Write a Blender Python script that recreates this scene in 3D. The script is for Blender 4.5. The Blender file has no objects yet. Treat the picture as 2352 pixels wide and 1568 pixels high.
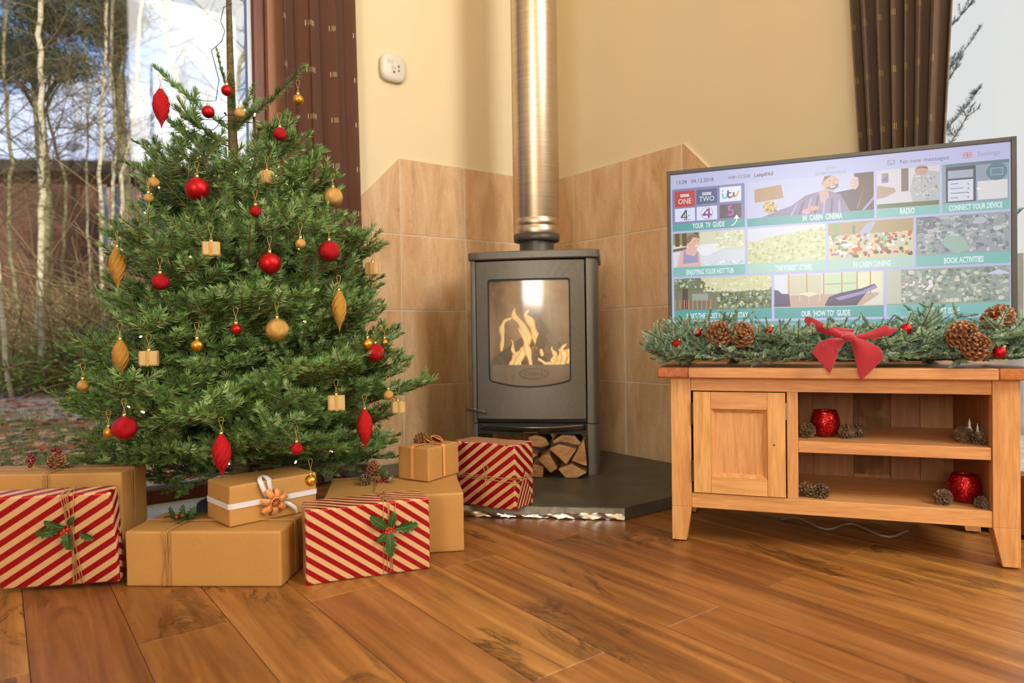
import bpy, bmesh, math, random
import numpy as np
from mathutils import Vector, Matrix, Euler
random.seed(7); rng = np.random.default_rng(7)
SC = bpy.context.scene
C = SC.collection
PI = math.pi
# ------------------------------------------------------------------ camera
CAM_H = 0.60; PITCH = 0.014093; ROLL = -0.014740; FPX = 1583.34
def cam_axes():
    fw = Vector((0, math.cos(PITCH), -math.sin(PITCH))); up0 = Vector((0, math.sin(PITCH), math.cos(PITCH))); rt0 = Vector((1, 0, 0))
    rt = rt0*math.cos(ROLL)+up0*math.sin(ROLL); up = up0*math.cos(ROLL)-rt0*math.sin(ROLL)
    return rt, up, fw
cd = bpy.data.cameras.new('camera'); cam = bpy.data.objects.new('camera', cd); C.objects.link(cam)
_rt, _up, _fw = cam_axes()
M = Matrix((( _rt.x, _up.x, -_fw.x, 0), (_rt.y, _up.y, -_fw.y, 0), (_rt.z, _up.z, -_fw.z, CAM_H), (0, 0, 0, 1)))
cam.matrix_world = M
cd.sensor_width = 36; cd.lens = FPX/2352*36; cd.clip_start = 0.02; cd.clip_end = 300
cd.dof.use_dof = True; cd.dof.focus_distance = 1.9; cd.dof.aperture_fstop = 3.2
SC.camera = cam
# ------------------------------------------------------------------ room frame: u along the right wall towards the viewer, v outwards through it
TH = -0.929224
EU = Vector((math.cos(TH), math.sin(TH), 0)); EV = Vector((-math.sin(TH), math.cos(TH), 0))
CU = 0.205838*EU.x+3.51653*EU.y; CV = 0.205838*EV.x+3.51653*EV.y      # the corner
def uvw(u, v, z=0): return EU*u+EV*v+Vector((0, 0, z))
# ------------------------------------------------------------------ world, sun, added daylight lamps
def ng(tree, kind, **kw):
    n = tree.nodes.new(kind)
    for k, v in kw.items(): setattr(n, k, v)
    return n
W = bpy.data.worlds.new('sky'); SC.world = W; W.use_nodes = True
wt = W.node_tree; wt.nodes.clear()
wo = ng(wt, 'ShaderNodeOutputWorld'); bg = ng(wt, 'ShaderNodeBackground'); wt.links.new(bg.outputs[0], wo.inputs[0])
tc = ng(wt, 'ShaderNodeTexCoord')
mp = ng(wt, 'ShaderNodeMapping'); mp.inputs['Scale'].default_value = (1.5, 1.5, 3.6); wt.links.new(tc.outputs['Generated'], mp.inputs[0])
nz = ng(wt, 'ShaderNodeTexNoise'); nz.inputs['Scale'].default_value = 3.0; nz.inputs['Detail'].default_value = 6; nz.inputs['Roughness'].default_value = .58
wt.links.new(mp.outputs[0], nz.inputs['Vector'])
sep = ng(wt, 'ShaderNodeSeparateXYZ'); wt.links.new(tc.outputs['Generated'], sep.inputs[0])
ad = ng(wt, 'ShaderNodeMath', operation='MULTIPLY_ADD'); wt.links.new(sep.outputs['X'], ad.inputs[0]); ad.inputs[1].default_value = .80; wt.links.new(nz.outputs['Fac'], ad.inputs[2])
cr = ng(wt, 'ShaderNodeValToRGB'); cr.color_ramp.elements[0].position = .28; cr.color_ramp.elements[0].color = (.24, .42, .92, 1)
cr.color_ramp.elements[1].position = .46; cr.color_ramp.elements[1].color = (.80, .80, .81, 1)
e = cr.color_ramp.elements.new(.37); e.color = (.50, .64, .95, 1)
ad2 = ng(wt, 'ShaderNodeMath', operation='ADD'); wt.links.new(ad.outputs[0], ad2.inputs[0]); ad2.inputs[1].default_value = .27; wt.links.new(ad2.outputs[0], cr.inputs[0]); wt.links.new(cr.outputs[0], bg.inputs[0]); bg.inputs[1].default_value = 1.0
def lamp(name, kind, energy, col, loc, target=None, size=None, size_y=None, angle=None, direction=None):
    d = bpy.data.lights.new(name, kind); d.energy = energy; d.color = col
    o = bpy.data.objects.new(name, d); C.objects.link(o); o.location = loc
    dv = direction if direction is not None else (Vector(target)-Vector(loc) if target else (0, 0, -1))
    o.rotation_euler = Vector(dv).to_track_quat('-Z', 'Y').to_euler()
    if kind == 'AREA': d.shape = 'RECTANGLE'; d.size = size; d.size_y = size_y or size
    if angle is not None: d.angle = angle
    return o
lamp('sun', 'SUN', 3.6, (1, .93, .82), (0, -5, 10), direction=(-.42, .80, -.42), angle=.01)
# area lights added for windows only assumed behind the camera; walls there are solid
lamp('assumed_rear_light', 'AREA', 138, (1, .97, .92), uvw(2.72, 1.75, 3.25), direction=-EU, size=1.15, size_y=2.0)  # added lamp for the pale pane reflection and room light; window only assumed
lamp('assumed_side_light', 'AREA', 108, (1, .96, .90), uvw(2.05, -3.12, 1.75), direction=EV, size=1.45, size_y=1.6)  # added lamp for the stove glass highlight and frontal light; window only assumed
lamp('right_window_light', 'AREA', 55, (.95, .97, 1), uvw(CU+2.85, CV+.42, 1.7), direction=-EV+Vector((0, 0, -.15)), size=1.7, size_y=1.7)  # area lamp added outside the modelled right window to strengthen its daylight
SC.view_settings.view_transform = 'Standard'; SC.view_settings.look = 'None'; SC.view_settings.gamma = 1
SC.view_settings.use_curve_mapping = False; SC.view_settings.exposure = 0.0
SC.cycles.max_bounces = 8; SC.cycles.transparent_max_bounces = 24; SC.cycles.diffuse_bounces = 4; SC.cycles.glossy_bounces = 4
SC.cycles.sample_clamp_indirect = 4.0; SC.cycles.caustics_reflective = False; SC.cycles.caustics_refractive = False
# ------------------------------------------------------------------ helpers
def s2l(r, g=None, b=None):
    if g is None: r, g, b = r
    f = lambda c: (c/255/12.92) if c/255 <= .04045 else ((c/255+.055)/1.055)**2.4
    return (f(r), f(g), f(b), 1)
MATS = {}
def mat(name, col=(.5, .5, .5, 1), rough=.5, metal=0, spec=.5, emit=None, estr=0, coat=0, sheen=0, trans=0):
    m = bpy.data.materials.new(name); m.use_nodes = True; b = m.node_tree.nodes['Principled BSDF']
    b.inputs['Base Color'].default_value = col if len(col) == 4 else (*col, 1)
    b.inputs['Roughness'].default_value = rough; b.inputs['Metallic'].default_value = metal
    b.inputs['Specular IOR Level'].default_value = spec; b.inputs['Coat Weight'].default_value = coat
    b.inputs['Sheen Weight'].default_value = sheen; b.inputs['Transmission Weight'].default_value = trans
    if emit: b.inputs['Emission Color'].default_value = emit; b.inputs['Emission Strength'].default_value = estr
    MATS[name] = m; return m
class NT:
    """small node helper"""
    def __init__(s, m): s.t = m.node_tree; s.b = s.t.nodes['Principled BSDF']
    def n(s, kind, **kw): return ng(s.t, kind, **kw)
    def l(s, a, b): s.t.links.new(a, b)
    def coord(s, which='Object', scale=(1, 1, 1), rnd=False):
        t = s.n('ShaderNodeTexCoord'); m = s.n('ShaderNodeMapping'); m.inputs['Scale'].default_value = scale; s.l(t.outputs[which], m.inputs[0])
        if rnd:
            oi = s.n('ShaderNodeObjectInfo'); k = s.n('ShaderNodeVectorMath', operation='SCALE'); cmb = s.n('ShaderNodeCombineXYZ')
            for i in range(3): s.l(oi.outputs['Random'], cmb.inputs[i])
            s.l(cmb.outputs[0], k.inputs[0]); k.inputs['Scale'].default_value = 57.3; s.l(k.outputs[0], m.inputs['Location'])
        return m.outputs[0]
    def noise(s, vec, scale=5, detail=4, rough=.55, dist=0):
        n = s.n('ShaderNodeTexNoise'); n.inputs['Scale'].default_value = scale; n.inputs['Detail'].default_value = detail
        n.inputs['Roughness'].default_value = rough; n.inputs['Distortion'].default_value = dist; s.l(vec, n.inputs['Vector']); return n.outputs['Fac']
    def ramp(s, fac, stops):
        r = s.n('ShaderNodeValToRGB'); el = r.color_ramp.elements
        el[0].position, el[0].color = stops[0][0], stops[0][1]; el[1].position, el[1].color = stops[-1][0], stops[-1][1]
        for p, c in stops[1:-1]: e = el.new(p); e.color = c
        s.l(fac, r.inputs[0]); return r.outputs[0]
    def mix(s, fac, a, b, mode='MIX'):
        m = s.n('ShaderNodeMix', data_type='RGBA', blend_type=mode)
        if isinstance(fac, (int, float)): m.inputs[0].default_value = fac
        else: s.l(fac, m.inputs[0])
        for i, x in ((6, a), (7, b)):
            if isinstance(x, tuple): m.inputs[i].default_value = x
            else: s.l(x, m.inputs[i])
        return m.outputs[2]
    def math(s, op, a, b=None, c=None):
        m = s.n('ShaderNodeMath', operation=op)
        for i, x in enumerate((a, b, c)):
            if x is None: continue
            if isinstance(x, (int, float)): m.inputs[i].default_value = x
            else: s.l(x, m.inputs[i])
        return m.outputs[0]
    def bump(s, h, strength=.3, dist=.002):
        b = s.n('ShaderNodeBump'); b.inputs['Strength'].default_value = strength; b.inputs['Distance'].default_value = dist
        s.l(h, b.inputs['Height']); s.l(b.outputs[0], s.b.inputs['Normal'])
    def color(s, c): s.l(c, s.b.inputs['Base Color'])
def simple_noise(name, stops, scale, rough=.6, sc=(1, 1, 1), detail=5, bump=0, dist=.002, metal=0, rnd=False, which='Object', distort=0, **kw):
    m = mat(name, rough=rough, metal=metal, **kw); t = NT(m); v = t.coord(which, sc, rnd); f = t.noise(v, scale, detail, .6, distort)
    t.color(t.ramp(f, [(p, s2l(c)) for p, c in stops]))
    if bump: t.bump(f, bump, dist)
    return m
def wood(name, light, mid, dark, axis=0, scale=1.0, rough=.45, rnd=True, knots=0.0, burl=0.0, spec=.4):
    m = mat(name, rough=rough, spec=spec); t = NT(m)
    sc = [22*scale, 22*scale, 22*scale]; sc[axis] = 1.3*scale
    v = t.coord('Object', tuple(sc), rnd); f1 = t.noise(v, 1.6, 6, .62, .6)
    sc2 = [70*scale]*3; sc2[axis] = 6*scale
    v2 = t.coord('Object', tuple(sc2), rnd); f2 = t.noise(v2, 1.5, 3, .6)
    col = t.ramp(f1, [(.25, s2l(dark)), (.5, s2l(mid)), (.72, s2l(light))])
    col = t.mix(.35, col, t.ramp(f2, [(.3, (.55, .5, .45, 1)), (.65, (1.1, 1.1, 1.1, 1))]), 'MULTIPLY')
    if burl:
        s3 = [5.2]*3; s3[axis] = 1.9
        v3 = t.coord('Object', tuple(s3), rnd); f3 = t.noise(v3, 1.25, 5, .62, 1.9)
        band = t.ramp(f3, [(.50, (0, 0, 0, 1)), (.56, (1, 1, 1, 1)), (.59, (.15, .15, .15, 1)), (.64, (.8, .8, .8, 1)), (.72, (.1, .1, .1, 1))])
        gate = t.ramp(t.noise(t.coord('Object', (2.2, 2.2, 2.2), rnd), 1.0, 2), [(.50, (0, 0, 0, 1)), (.64, (1, 1, 1, 1))])
        k = t.math('MULTIPLY', t.math('MULTIPLY', band, gate), burl)
        col = t.mix(k, col, s2l(tuple(int(c*.52) for c in dark)))
    oi = t.n('ShaderNodeObjectInfo')
    if rnd:
        hs = t.n('ShaderNodeHueSaturation'); t.l(col, hs.inputs['Color'])
        t.l(t.math('MULTIPLY_ADD', oi.outputs['Random'], .5 if burl else .16, .76 if burl else .92), hs.inputs['Value'])
        t.l(t.math('MULTIPLY_ADD', oi.outputs['Random'], .016, .491), hs.inputs['Hue']); col = hs.outputs[0]
    t.color(col); t.bump(f2, .12, .001); return m
class MB:
    def __init__(s): s.v = []; s.f = []; s.m = []; s.uv = []
    def add(s, vs, fs, mi=0, uvs=None):
        o = len(s.v); s.v += [tuple(p) for p in vs]
        for i, f in enumerate(fs):
            s.f.append(tuple(a+o for a in f)); s.m.append(mi)
            s.uv.append(uvs[i] if uvs else None)
        return s
    def box(s, a, b, mi=0):
        x0, y0, z0 = a; x1, y1, z1 = b
        vs = [(x0, y0, z0), (x1, y0, z0), (x1, y1, z0), (x0, y1, z0), (x0, y0, z1), (x1, y0, z1), (x1, y1, z1), (x0, y1, z1)]
        return s.add(vs, [(0, 3, 2, 1), (4, 5, 6, 7), (0, 1, 5, 4), (1, 2, 6, 5), (2, 3, 7, 6), (3, 0, 4, 7)], mi)
    def hexa(s, q, mi=0):   # 8 corners, bottom 4 then top 4
        return s.add(q, [(0, 3, 2, 1), (4, 5, 6, 7), (0, 1, 5, 4), (1, 2, 6, 5), (2, 3, 7, 6), (3, 0, 4, 7)], mi)
    def prism(s, poly, y0, y1, mi=0):   # polygon in x,z extruded along y
        n = len(poly); vs = [(x, y0, z) for x, z in poly]+[(x, y1, z) for x, z in poly]
        return s.add(vs, [tuple(range(n)), tuple(range(2*n-1, n-1, -1))]+[(i, i+n, (i+1) % n+n, (i+1) % n) for i in range(n)], mi)
    def lathe(s, prof, n=24, mi=0, cx=0, cy=0, sq=1):
        o = []; fs = []
        for r, z in prof:
            for k in range(n): a = 2*PI*k/n; o.append((cx+r*math.cos(a), cy+r*math.sin(a)*sq, z))
        for j in range(len(prof)-1):
            for k in range(n): fs.append((j*n+k, j*n+(k+1) % n, (j+1)*n+(k+1) % n, (j+1)*n+k))
        return s.add(o, fs, mi)
    def tube(s, pts, r, n=5, mi=0, r1=None, caps=True):
        pts = [Vector(p) for p in pts]; m = len(pts)
        if m < 2: return s
        vs = []; fs = []; up = None
        for i, p in enumerate(pts):
            d = (pts[min(i+1, m-1)]-pts[max(i-1, 0)])
            if d.length < 1e-9: d = Vector((0, 0, 1))
            d.normalize()
            if up is None: up = d.orthogonal().normalized()
            else:
                up = up-d*up.dot(d)
                up = up.normalized() if up.length > 1e-6 else d.orthogonal().normalized()
            w = d.cross(up); rr = r if r1 is None else r+(r1-r)*i/(m-1)
            for k in range(n): a = 2*PI*k/n; vs.append(p+(up*math.cos(a)+w*math.sin(a))*rr)
        for i in range(m-1):
            for k in range(n): fs.append((i*n+k, i*n+(k+1) % n, (i+1)*n+(k+1) % n, (i+1)*n+k))
        if caps: fs += [tuple(range(n-1, -1, -1)), tuple(range((m-1)*n, m*n))]
        return s.add(vs, fs, mi)
    def sphere(s, c, r, n=12, m=8, mi=0, sz=1):
        prof = [(r*math.sin(PI*j/m), c[2]-r*sz*math.cos(PI*j/m)) for j in range(m+1)]
        prof[0] = (1e-5, prof[0][1]); prof[-1] = (1e-5, prof[-1][1]); return s.lathe(prof, n, mi, c[0], c[1])
    def grid(s, fn, nu, nv, mi=0, uvf=None):
        vs = [fn(i/nu, j/nv) for j in range(nv+1) for i in range(nu+1)]; fs = []; uvs = []
        for j in range(nv):
            for i in range(nu):
                a = j*(nu+1)+i; fs.append((a, a+1, a+nu+2, a+nu+1))
                if uvf: uvs.append([uvf(i/nu, j/nv), uvf((i+1)/nu, j/nv), uvf((i+1)/nu, (j+1)/nv), uvf(i/nu, (j+1)/nv)])
        return s.add(vs, fs, mi, uvs if uvf else None)
    def mesh(s, name, mats, smooth=False, fix=False):
        me = bpy.data.meshes.new(name); me.from_pydata(s.v, [], s.f)
        for m in (mats if isinstance(mats, (list, tuple)) else [mats]): me.materials.append(m)
        if any(s.m): me.polygons.foreach_set('material_index', s.m)
        if any(u is not None for u in s.uv):
            l = me.uv_layers.new(name='UVMap'); i = 0; buf = []
            for f, u in zip(s.f, s.uv):
                buf += ([c for p in u for c in p] if u else [0]*(2*len(f)))
            l.data.foreach_set('uv', buf)
        if smooth: me.polygons.foreach_set('use_smooth', [True]*len(s.f))
        if fix:
            b = bmesh.new(); b.from_mesh(me); bmesh.ops.recalc_face_normals(b, faces=b.faces); b.to_mesh(me); b.free()
        me.update(); return me
def link(name, me, parent=None, loc=None, rot=None):
    o = bpy.data.objects.new(name, me); C.objects.link(o)
    if parent is not None: o.parent = parent
    if loc is not None: o.location = loc
    if rot is not None: o.rotation_euler = rot
    return o
def obj(name, mb, mats, parent=None, smooth=False, bevel=0, seg=2, loc=None, rot=None, solid=0, sub=0, fix=True, angle=None):
    me = mb.mesh(name, mats, smooth, fix); o = link(name, me, parent, loc, rot)
    if solid: md = o.modifiers.new('s', 'SOLIDIFY'); md.thickness = solid; md.offset = 0
    if sub: md = o.modifiers.new('sub', 'SUBSURF'); md.levels = sub; md.render_levels = sub
    if bevel:
        md = o.modifiers.new('b', 'BEVEL'); md.width = bevel; md.segments = seg; md.limit_method = 'ANGLE'; md.angle_limit = .6; md.harden_normals = False
        if smooth is False and seg > 1:
            me.polygons.foreach_set('use_smooth', [True]*len(me.polygons)); me.set_sharp_from_angle(angle=.7)
            md.harden_normals = False
    return o
def tag(o, label=None, cat=None, group=None, kind=None):
    if label: o['label'] = label
    if cat: o['category'] = cat
    if group: o['group'] = group
    if kind: o['kind'] = kind
    return o
def thing(name, label, cat, loc=(0, 0, 0), rotz=0, group=None, rot=None):
    o = bpy.data.objects.new(name, None); C.objects.link(o); o.location = loc
    o.rotation_euler = rot if rot is not None else (0, 0, rotz); o.empty_display_size = .05
    return tag(o, label, cat, group)
def structure(o): o['kind'] = 'structure'; return o
ROT_ROOM = (0, 0, TH)
# ------------------------------------------------------------------ materials
def wall_paint(name, c):
    m = mat(name, s2l(c), .75, spec=.25); t = NT(m); f = t.noise(t.coord('Object', (1, 1, 1)), 260, 3, .6); t.bump(f, .08, .001); return m
M_WALL = wall_paint('cream_paint', (240, 224, 188)); M_CEIL = wall_paint('ceiling_white', (240, 236, 226))
M_TILE = mat('sandstone_tile', rough=.42, spec=.4)
t = NT(M_TILE); v = t.coord('Object', (9, 9, 2.2), True); f = t.noise(v, 1.2, 6, .65, .8)
v2 = t.coord('Object', (30, 30, 30), True); f2 = t.noise(v2, 2.2, 4, .7)
c1 = t.ramp(f, [(.28, s2l(204, 160, 116)), (.5, s2l(226, 190, 148)), (.70, s2l(240, 210, 174))])
sp = t.ramp(t.noise(t.coord('Object', (14, 14, 5), True), 1.6, 5, .75, 1.2), [(.62, (0, 0, 0, 1)), (.72, (1, 1, 1, 1))])
c1 = t.mix(t.math('MULTIPLY', sp, .7), c1, s2l(184, 128, 84))
c1 = t.mix(.25, c1, t.ramp(f2, [(.3, (.7, .68, .65, 1)), (.65, (1.08, 1.08, 1.08, 1))]), 'MULTIPLY')
oi = t.n('ShaderNodeObjectInfo'); hs = t.n('ShaderNodeHueSaturation'); t.l(c1, hs.inputs['Color']); t.l(t.math('MULTIPLY_ADD', oi.outputs['Random'], .14, .92), hs.inputs['Value'])
t.color(hs.outputs[0]); t.bump(f2, .12, .001)
M_GROUT = mat('grout', s2l(226, 216, 198), .8)
M_PLANK = wood('oak_plank', (188, 134, 74), (152, 101, 50), (104, 62, 29), 0, .55, .34, burl=.85, spec=.45)
M_OAK = wood('pale_oak', (232, 182, 124), (222, 166, 106), (200, 140, 84), 0, 1.6, .42)
M_OAKZ = wood('pale_oak_upright', (232, 182, 124), (222, 166, 106), (200, 140, 84), 2, 1.6, .42)
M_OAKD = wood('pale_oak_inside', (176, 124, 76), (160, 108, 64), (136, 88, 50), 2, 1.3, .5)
M_GLASS = mat('window_glass'); t = NT(M_GLASS); o_ = [n for n in t.t.nodes if n.type == 'OUTPUT_MATERIAL'][0]
tr = t.n('ShaderNodeBsdfTransparent'); tr.inputs[0].default_value = (.98, .99, .98, 1); gl = t.n('ShaderNodeBsdfGlossy'); gl.inputs['Roughness'].default_value = .03
fr = t.n('ShaderNodeFresnel'); fr.inputs[0].default_value = 1.5; mx = t.n('ShaderNodeMixShader')
t.l(t.math('MULTIPLY', fr.outputs[0], .42), mx.inputs[0]); t.l(tr.outputs[0], mx.inputs[1]); t.l(gl.outputs[0], mx.inputs[2]); t.l(mx.outputs[0], o_.inputs[0])
M_FRAME = wood('window_frame_wood', (120, 62, 34), (104, 50, 28), (80, 38, 22), 2, 1.0, .4)
M_JAMB = mat('jamb_wood', s2l(160, 116, 90), .6)
M_SEAL = mat('pane_edge_seal', s2l(150, 156, 166), .35, .3)
M_PALE_STRIP = simple_noise('pale_mottled_strip', [(.3, (196, 198, 196)), (.6, (222, 224, 222)), (.8, (236, 238, 238))], 14, .5)
M_SLATE = simple_noise('hearth_slate', [(.3, (66, 66, 60)), (.55, (82, 81, 73)), (.75, (98, 96, 86))], 9, .42, bump=.15, dist=.003)
M_SLATE_EDGE = simple_noise('cut_slate_edge', [(.3, (120, 120, 108)), (.6, (156, 154, 140)), (.8, (186, 184, 170))], 40, .5)
M_FOIL = mat('crumpled_foil', s2l(214, 212, 206), .22, 1.0)
M_IRON = simple_noise('cast_iron', [(.3, (100, 98, 92)), (.6, (112, 110, 103)), (.8, (124, 121, 113))], 200, .42, spec=.5, metal=.35, bump=.06, dist=.0005)
M_IRON_D = mat('dark_iron', s2l(48, 48, 46), .5, .4)
M_STEEL = mat('brushed_steel', rough=.34, metal=1.0); t = NT(M_STEEL); f = t.noise(t.coord('Object', (2, 2, 90)), 3, 3, .6)
t.color(t.ramp(f, [(.3, s2l(196, 180, 158)), (.7, s2l(218, 204, 184))])); t.b.inputs['Anisotropic'].default_value = .0
t.bump(f, .03, .0005)
M_STEEL_D = mat('grey_flue_collar', s2l(84, 82, 76), .45, .4)
M_VERM = simple_noise('vermiculite', [(.3, (150, 128, 100)), (.6, (184, 164, 134)), (.8, (206, 190, 164))], 7, .8)
M_CHAR = simple_noise('charred_wood', [(.3, (26, 20, 18)), (.6, (70, 46, 34)), (.8, (128, 84, 56))], 22, .85)
M_EMBER = mat('ember', (.02, .01, .005), .9, emit=s2l(255, 120, 30), estr=3.5)
M_FLAME = mat('flame'); t = NT(M_FLAME); o_ = [n for n in t.t.nodes if n.type == 'OUTPUT_MATERIAL'][0]
em = t.n('ShaderNodeEmission'); tr = t.n('ShaderNodeBsdfTransparent'); mx = t.n('ShaderNodeMixShader')
lw = t.n('ShaderNodeLayerWeight'); lw.inputs[0].default_value = .35
t.l(t.ramp(lw.outputs['Facing'], [(.0, s2l(255, 222, 140)), (.3, s2l(255, 160, 66)), (.7, s2l(250, 92, 30))]), em.inputs[0]); em.inputs[1].default_value = 1.15
t.l(t.ramp(lw.outputs['Facing'], [(.0, (.96, .96, .96, 1)), (.55, (.7, .7, .7, 1)), (.95, (.05, .05, .05, 1))]), mx.inputs[0])
t.l(tr.outputs[0], mx.inputs[1]); t.l(em.outputs[0], mx.inputs[2]); t.l(mx.outputs[0], o_.inputs[0])
M_SGLASS = mat('stove_glass'); t = NT(M_SGLASS); o_ = [n for n in t.t.nodes if n.type == 'OUTPUT_MATERIAL'][0]
tr = t.n('ShaderNodeBsdfTransparent'); tr.inputs[0].default_value = (.97, .96, .94, 1); gl = t.n('ShaderNodeBsdfGlossy'); gl.inputs['Roughness'].default_value = .09
df = t.n('ShaderNodeBsdfDiffuse'); df.inputs[0].default_value = s2l(196, 186, 170)
soot_haze = t.ramp(t.noise(t.coord('Object', (3, 3, 2)), 2.2, 4, .6), [(.35, (.12, .12, .12, 1)), (.72, (.46, .46, .46, 1))])  # smoky film with a pale haze mixed in for light reflected on the pane
m1 = t.n('ShaderNodeMixShader'); t.l(soot_haze, m1.inputs[0]); t.l(tr.outputs[0], m1.inputs[1]); t.l(df.outputs[0], m1.inputs[2])
m2 = t.n('ShaderNodeMixShader'); m2.inputs[0].default_value = .13; t.l(m1.outputs[0], m2.inputs[1]); t.l(gl.outputs[0], m2.inputs[2]); t.l(m2.outputs[0], o_.inputs[0])
def bark(name, stops, sc=(3, 3, 14)): return simple_noise(name, stops, 3, .85, sc=sc, bump=.5, dist=.004)
M_LOGF = simple_noise('split_wood', [(.25, (150, 104, 66)), (.5, (196, 148, 100)), (.75, (222, 180, 132))], 16, .8, sc=(1, 1, 2), rnd=True, bump=.4, dist=.003, distort=1)
M_BARK = bark('log_bark', [(.3, (62, 46, 34)), (.55, (112, 84, 62)), (.8, (150, 122, 96))], (20, 20, 20))
M_TRUNK = bark('fir_bark', [(.3, (70, 62, 40)), (.6, (110, 98, 62)), (.8, (140, 124, 84))], (20, 20, 30))
M_TWIG = mat('fir_twig', s2l(112, 84, 48), .8)
def needle_mat(name, a, b, c, spec=.45):
    m = mat(name, rough=.42, spec=spec); t = NT(m); f = t.noise(t.coord('Object', (1, 1, 1), True), 26, 2, .6)
    g = t.n('ShaderNodeNewGeometry'); col = t.ramp(f, [(.3, s2l(a)), (.5, s2l(b)), (.72, s2l(c))])
    oi = t.n('ShaderNodeObjectInfo'); hs = t.n('ShaderNodeHueSaturation'); t.l(col, hs.inputs['Color'])
    t.l(t.math('MULTIPLY_ADD', oi.outputs['Random'], .5, .8), hs.inputs['Value']); t.color(hs.outputs[0]); return m
M_NEEDLE = needle_mat('fir_needles', (66, 98, 42), (110, 148, 78), (168, 194, 142))
M_NEEDLE_B = needle_mat('garland_needles', (108, 142, 110), (146, 178, 150), (190, 212, 190))
def glitter(name, c, rough=.35, scale=900, coat=0):
    m = mat(name, s2l(c), rough, .85, coat=coat); t = NT(m); vo = t.n('ShaderNodeTexVoronoi'); vo.inputs['Scale'].default_value = scale; t.l(t.coord(), vo.inputs['Vector'])
    hs = t.n('ShaderNodeHueSaturation'); hs.inputs['Color'].default_value = s2l(c)
    sx = t.n('ShaderNodeSeparateColor'); t.l(vo.outputs['Color'], sx.inputs[0]); t.l(t.math('MULTIPLY_ADD', sx.outputs[0], 1.0, .5), hs.inputs['Value']); t.color(hs.outputs[0])
    t.bump(sx.outputs[1], .5, .0006); return m
M_ORN = {'red_matte': mat('matte_red', s2l(186, 24, 34), .32, .75), 'red_glitter': glitter('red_glitter', (188, 30, 44)), 'gold_matte': mat('matte_gold', s2l(214, 158, 62), .28, .9),
         'gold_glitter': glitter('gold_glitter', (218, 176, 104)), 'red': glitter('red_finial', (200, 36, 44)), 'gold': glitter('gold_finial', (200, 152, 74))}
M_GOLDBOX = glitter('gold_sparkle', (230, 202, 150), .5)
M_CAP = mat('gold_cap', s2l(236, 206, 136), .2, 1)
M_THREAD = mat('gold_thread', s2l(206, 174, 104), .5, .3)
M_CABLE = mat('dark_green_cable', s2l(22, 30, 30), .5)
M_BULB = mat('warm_bulb', (.9, .8, .6, 1), .2, emit=s2l(255, 214, 140), estr=14)
M_KRAFT = mat('kraft_paper', rough=.48, spec=.4); t = NT(M_KRAFT); f = t.noise(t.coord('Object'), 420, 3, .7); f2 = t.noise(t.coord('Object'), 9, 2)
t.color(t.mix(.3, s2l(192, 144, 82), t.ramp(f, [(.35, s2l(164, 118, 62)), (.65, s2l(208, 164, 100))]))); t.bump(f2, .25, .004)
def stripe_mat(name, sx, sy, period, duty=.5):
    m = mat(name, rough=.4); t = NT(m); u = t.n('ShaderNodeUVMap'); s = t.n('ShaderNodeSeparateXYZ'); t.l(u.outputs[0], s.inputs[0])
    q = t.math('FRACT', t.math('DIVIDE', t.math('ADD', t.math('MULTIPLY', s.outputs[0], sx), t.math('MULTIPLY', s.outputs[1], sy)), period))
    k = t.math('LESS_THAN', q, duty)
    t.color(t.mix(k, s2l(210, 172, 126), s2l(172, 22, 34)))
    t.l(t.math('MULTIPLY', k, .45), t.b.inputs['Metallic']); t.l(t.math('MULTIPLY_ADD', k, -.26, .54), t.b.inputs['Roughness'])
    f = t.noise(t.coord('Object'), 14, 3); t.bump(f, .3, .004); return m
M_TWINE = simple_noise('jute_twine', [(.3, (150, 108, 62)), (.6, (196, 152, 100)), (.8, (222, 184, 134))], 500, .85)
M_RIB_W = mat('white_satin', s2l(226, 226, 232), .3, sheen=.3); M_RIB_O = mat('copper_satin', s2l(226, 150, 84), .3, sheen=.3); M_RIB_P = mat('peach_band', s2l(238, 164, 104), .5)
M_ORANGE = simple_noise('dried_orange', [(.3, (96, 44, 24)), (.6, (150, 70, 34)), (.8, (206, 118, 60))], 160, .5); M_PEEL = mat('dried_peel', s2l(232, 160, 100), .5)
M_HOLLY = simple_noise('holly_leaf', [(.3, (26, 58, 26)), (.6, (46, 88, 36)), (.8, (74, 112, 52))], 40, .26, coat=.2); M_VEIN = mat('holly_vein', s2l(130, 160, 80), .4)
M_BERRY = mat('red_berry', s2l(200, 40, 34), .25); M_BERRY_D = mat('dark_berry', s2l(120, 14, 24), .2)
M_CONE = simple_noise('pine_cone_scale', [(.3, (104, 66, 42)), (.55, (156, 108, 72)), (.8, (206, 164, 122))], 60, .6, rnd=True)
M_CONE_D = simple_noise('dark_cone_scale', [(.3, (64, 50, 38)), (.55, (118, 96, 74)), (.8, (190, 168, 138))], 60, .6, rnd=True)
M_REDGLASS = mat('red_mercury_glass', s2l(168, 16, 26), .16, .7); t = NT(M_REDGLASS); vo = t.n('ShaderNodeTexVoronoi', feature='DISTANCE_TO_EDGE'); vo.inputs['Scale'].default_value = 130; t.l(t.coord(), vo.inputs['Vector'])
t.color(t.ramp(vo.outputs[0], [(.0, s2l(90, 6, 14)), (.12, s2l(178, 18, 28)), (.5, s2l(226, 52, 52))])); t.bump(vo.outputs[0], .6, .002)
M_WAX = mat('white_wax', s2l(236, 232, 222), .5)
M_BEZEL = mat('tv_bezel', s2l(70, 70, 68), .38); M_BLACK = mat('black_plastic', s2l(24, 24, 26), .4)
M_HINGE = mat('bronze_hinge', s2l(92, 80, 62), .35, .8)
M_VELVET = mat('red_velvet', s2l(166, 18, 40), .75, sheen=.6)
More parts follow.
